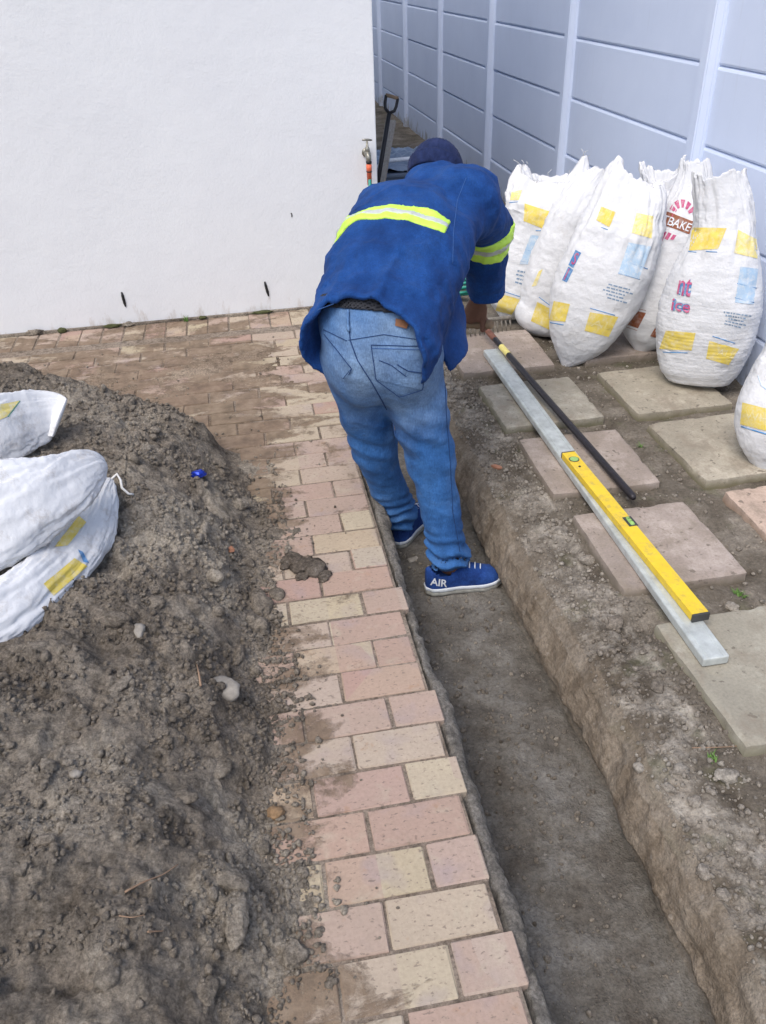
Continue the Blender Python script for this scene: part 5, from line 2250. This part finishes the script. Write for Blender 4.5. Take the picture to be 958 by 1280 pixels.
GC = 'large clods on the soil heap'
CL = {0: 'clod between the sack with the yellow panel and the heap foot', 1: 'rounded clod at the heap foot beside the mud lumps on the bricks', 2: 'rounded clod at the heap foot beside the mud lumps on the bricks',
      3: 'small clod touching the mud lumps at the heap foot', 4: 'blocky clod on the heap level with the reddish twig', 5: 'long upright clod just below the blocky clod by the twig',
      7: 'clod on the heap beside the ochre crumb', 9: 'clod on the heap between the blue wrapper and the bricks', 20: 'clod on the heap close to the largest pale stone'}
for k, (px, py, r) in enumerate([(195, 756, 12), (325, 757, 15), (322, 783, 13), (345, 745, 9), (285, 1103, 18), (296, 1152, 19), (258, 1240, 15), (278, 963, 11), (255, 663, 9), (300, 632, 9),
                                 (268, 720, 10), (140, 775, 12), (100, 905, 12), (60, 960, 10), (230, 1000, 9), (228, 735, 10), (310, 705, 8), (150, 860, 11), (210, 560, 8), (160, 505, 9), (300, 820, 9), (330, 1060, 9)]):
    stone('soil_clod', px, py, r, M_CLOD, CL.get(k, 'rough brown clod of soil lying on the heap'), 'clod', GC, .75, k, .3, 1.0 + .35 * (k % 3))
stone('stone', 283, 862, 17, M_STONE, 'pale angular stone, the largest on the soil heap', 'stone', None, .6, 32, .3, 1.25, .25)
stone('stone', 173, 789, 9, M_STONE, 'small smooth grey stone below the sack with the yellow panel', 'stone', None, .7, 33, .3, 1.2)
stone('stone', 94, 968, 6, M_STONE, 'tiny pale pebble alone on the bare left slope of the heap', 'stone', None, .7, 35, .2, 1.2)
stone('soil_clod', 366, 1197, 15, M_CLOD, 'grey clod lying on the edge of the bricks at the foot of the heap', 'clod', None, .75, 37, .1, 1.1)
stone('soil_clod', 345, 1018, 9, plain('rusty soil', (.24, .155, .085), .95, var=.4, scale=90, bump=.6), 'ochre crumb of soil on the pavers at the foot of the heap', 'clod', None, .7, 39, .1, 1.1)
for k, (px, py, r, e) in enumerate([(366, 701, 11, 1.2), (380, 708, 12, 1.3), (395, 713, 12, 1.2), (406, 721, 8, 1.2), (378, 722, 7, 1.0), (357, 708, 6, 1.1)]):
    stone('mud_lump', px, py, r, M_MUD, 'flattened lump of wet mud in the middle of the brick strip', 'mud', 'mud lumps dropped on the brick strip', .38, 50 + k, .12, e, 2.2)
GR = 'pale clods on the bank of the trench'
for k, (px, py, r) in enumerate([(852, 964, 9), (908, 970, 11), (868, 1003, 8), (835, 985, 7), (822, 860, 8), (770, 780, 9), (800, 960, 7), (880, 1090, 9), (905, 1120, 8), (925, 1060, 8), (700, 665, 9), (735, 700, 8), (915, 760, 8), (880, 720, 7)]):
    stone('soil_clod', px, py, r, M_CLODP, 'dry pale clod on the crumbling bank beside the trench', 'clod', GR, .6, 60 + k, .3, 1.0 + .3 * (k % 2))


def chip(px, py, lx, ly, lz, mat, label, cat, name):
    p = ground_hit(px, py)
    bm = box_bm((-lx / 2, -ly / 2, -lz / 2), (lx / 2, ly / 2, lz / 2), .002, 1)
    r = random.Random(px)
    for v in bm.verts:
        v.co += Vector((r.uniform(-1, 1) * lx * .1, r.uniform(-1, 1) * ly * .12, r.uniform(-1, 1) * lz * .1))
    o = obj(name, bm_mesh(name, bm), mat, label=label, cat=cat)
    o.location = tuple(p + np.array([0, 0, lz * .25]))
    o.rotation_euler = (.2, .15, rnd.uniform(0, 3))
    return o


chip(288, 687, .035, .018, .012, M_CHIP, 'orange brick chip on the soil heap', 'brick chip', 'brick_chip')
chip(622, 585, .042, .026, .012, M_CHIP, 'orange brick chip on the bank of the trench', 'brick chip', 'brick_chip')
chip(517, 700, .04, .02, .008, M_STONE, 'flat pale chip on the trench floor behind the shoe', 'chip', 'stone_chip')
# blue sweet wrapper
p = ground_hit(249, 594)
V, F = ico(3)
V = V * (1 + .55 * fbm(V * 2.6, 3, 171, ridge=True))[:, None] * np.array([.020, .014, .010])
o = obj('wrapper', np_mesh('wrapper', V, F), M_FOIL, label='crumpled shiny blue wrapper on the soil heap', cat='wrapper')
o.location = tuple(p + np.array([0, 0, .006]))
# twigs and roots


def twig(pxs, r, mat, label, name='twig', cat='twig', lift=.006):
    pts = [ground_hit(*q) + np.array([0, 0, lift]) for q in pxs]
    K = cat_interp(np.array(pts), 18)
    return obj(name, tube_mesh(name, K, np.linspace(r, r * .5, 18), 6), mat, label=label, cat=cat)


twig([(158, 1120), (180, 1108), (205, 1098), (224, 1085)], .0022, M_STRAW, 'thin reddish twig lying across the soil heap', lift=.012)
twig([(150, 1148), (165, 1150), (182, 1147)], .0014, M_STRAW, 'short curved straw below the reddish twig on the heap', lift=.008)
twig([(186, 1168), (205, 1167)], .002, M_STRAW, 'short straight straw on the lower slope of the heap', lift=.008)
twig([(252, 862), (250, 848), (247, 835)], .003, M_STRAW, 'broken root sticking out of the heap beside the largest stone', lift=.012)
twig([(865, 937), (905, 936), (930, 934)], .0014, M_STRAW, 'straw lying at the corner of the pale slab')


# weeds
def weed(px, py, h, nb, label, spread=.5, z=None):
    p = ground_hit(px, py)
    r = random.Random(int(px * 7 + py))
    V, F = [], []
    for k in range(nb):
        a = r.uniform(0, 6.28)
        L = h * r.uniform(.55, 1.1)
        w_ = .0022 * r.uniform(.7, 1.3)
        dx, dy = math.cos(a), math.sin(a)
        b = np.array([r.uniform(-.012, .012), r.uniform(-.012, .012), -.004])
        base = len(V)
        for i in range(5):
            t = i / 4
            c = b + np.array([dx * L * spread * t * t, dy * L * spread * t * t, L * t * (1 - .25 * t)])
            ww = w_ * (1 - t) ** .6
            V.append(c + np.array([-dy, dx, 0]) * ww)
            V.append(c - np.array([-dy, dx, 0]) * ww + (0, 0, .0006))
        for i in range(4):
            F.append((base + 2 * i, base + 2 * i + 1, base + 2 * i + 3, base + 2 * i + 2))
    me = bpy.data.meshes.new('weed')
    me.from_pydata([tuple(v) for v in V], [], F)
    o = obj('weed', me, M_GREEN, label=label, cat='weed')
    o.location = tuple(p)
    return o


weed(834, 520, .035, 16, 'short grass tuft at the near edge of the cream slab under the biggest sack' if False else 'grass tuft at the edge of the cream slab under the biggest sack')
weed(872, 515, .03, 14, 'smaller grass tuft further along the edge of the same cream slab' if False else 'smaller grass tuft between the two cream slabs')
weed(749, 526, .028, 12, 'tiny grass tuft at the corner of the grey beige slab')
weed(926, 745, .022, 26, 'low green weed beside the pink edged slab', .9)
weed(921, 740, .018, 14, 'single small weed next to the low green weed' if False else 'sparse small weed touching the low green weed', .9)
weed(893, 948, .018, 12, 'small weed on the bare soil beside the pale slab corner', .9)
weed(803, 560, .025, 14, 'thin weed on the soil path between the slab columns', .9)
weed(924, 637, .022, 10, 'small weed under the edge of the rosiest slab', .8)
weed(662, 533, .02, 8, 'few green blades between the two slabs nearest the rake head' if False else 'few green blades beside the grey beige slab', .8)


def moss(px, py, w_, h, mat, label, group):
    p = at_y(px, py, YW - .02)
    V, F = ico(3)
    V = V * (1 + .5 * fbm(V * 2.2 + px, 3, 181))[:, None] * np.array([w_, .014, h])
    o = obj('moss_clump', np_mesh('moss_clump', V, F), mat, smooth=True, label=label, cat='moss', group=group)
    o.location = (p[0], YW - .021, .010)
    return o


for k, (px, w_, h) in enumerate([(40, .05, .016), (76, .022, .016), (140, .045, .010), (160, .03, .012), (255, .02, .008), (330, .06, .008)]):
    moss(px, 405, w_, h, M_MOSS if k % 3 else M_CLOD, 'dark moss and dirt clump at the foot of the white wall', 'moss clumps along the foot of the house wall')
p = at_y(231, 391, YW - .03)
wd = weed(231, 394, .03, 22, 'green weed growing at the foot of the white wall', .8)
wd.location = (p[0], YW - .03, .004)
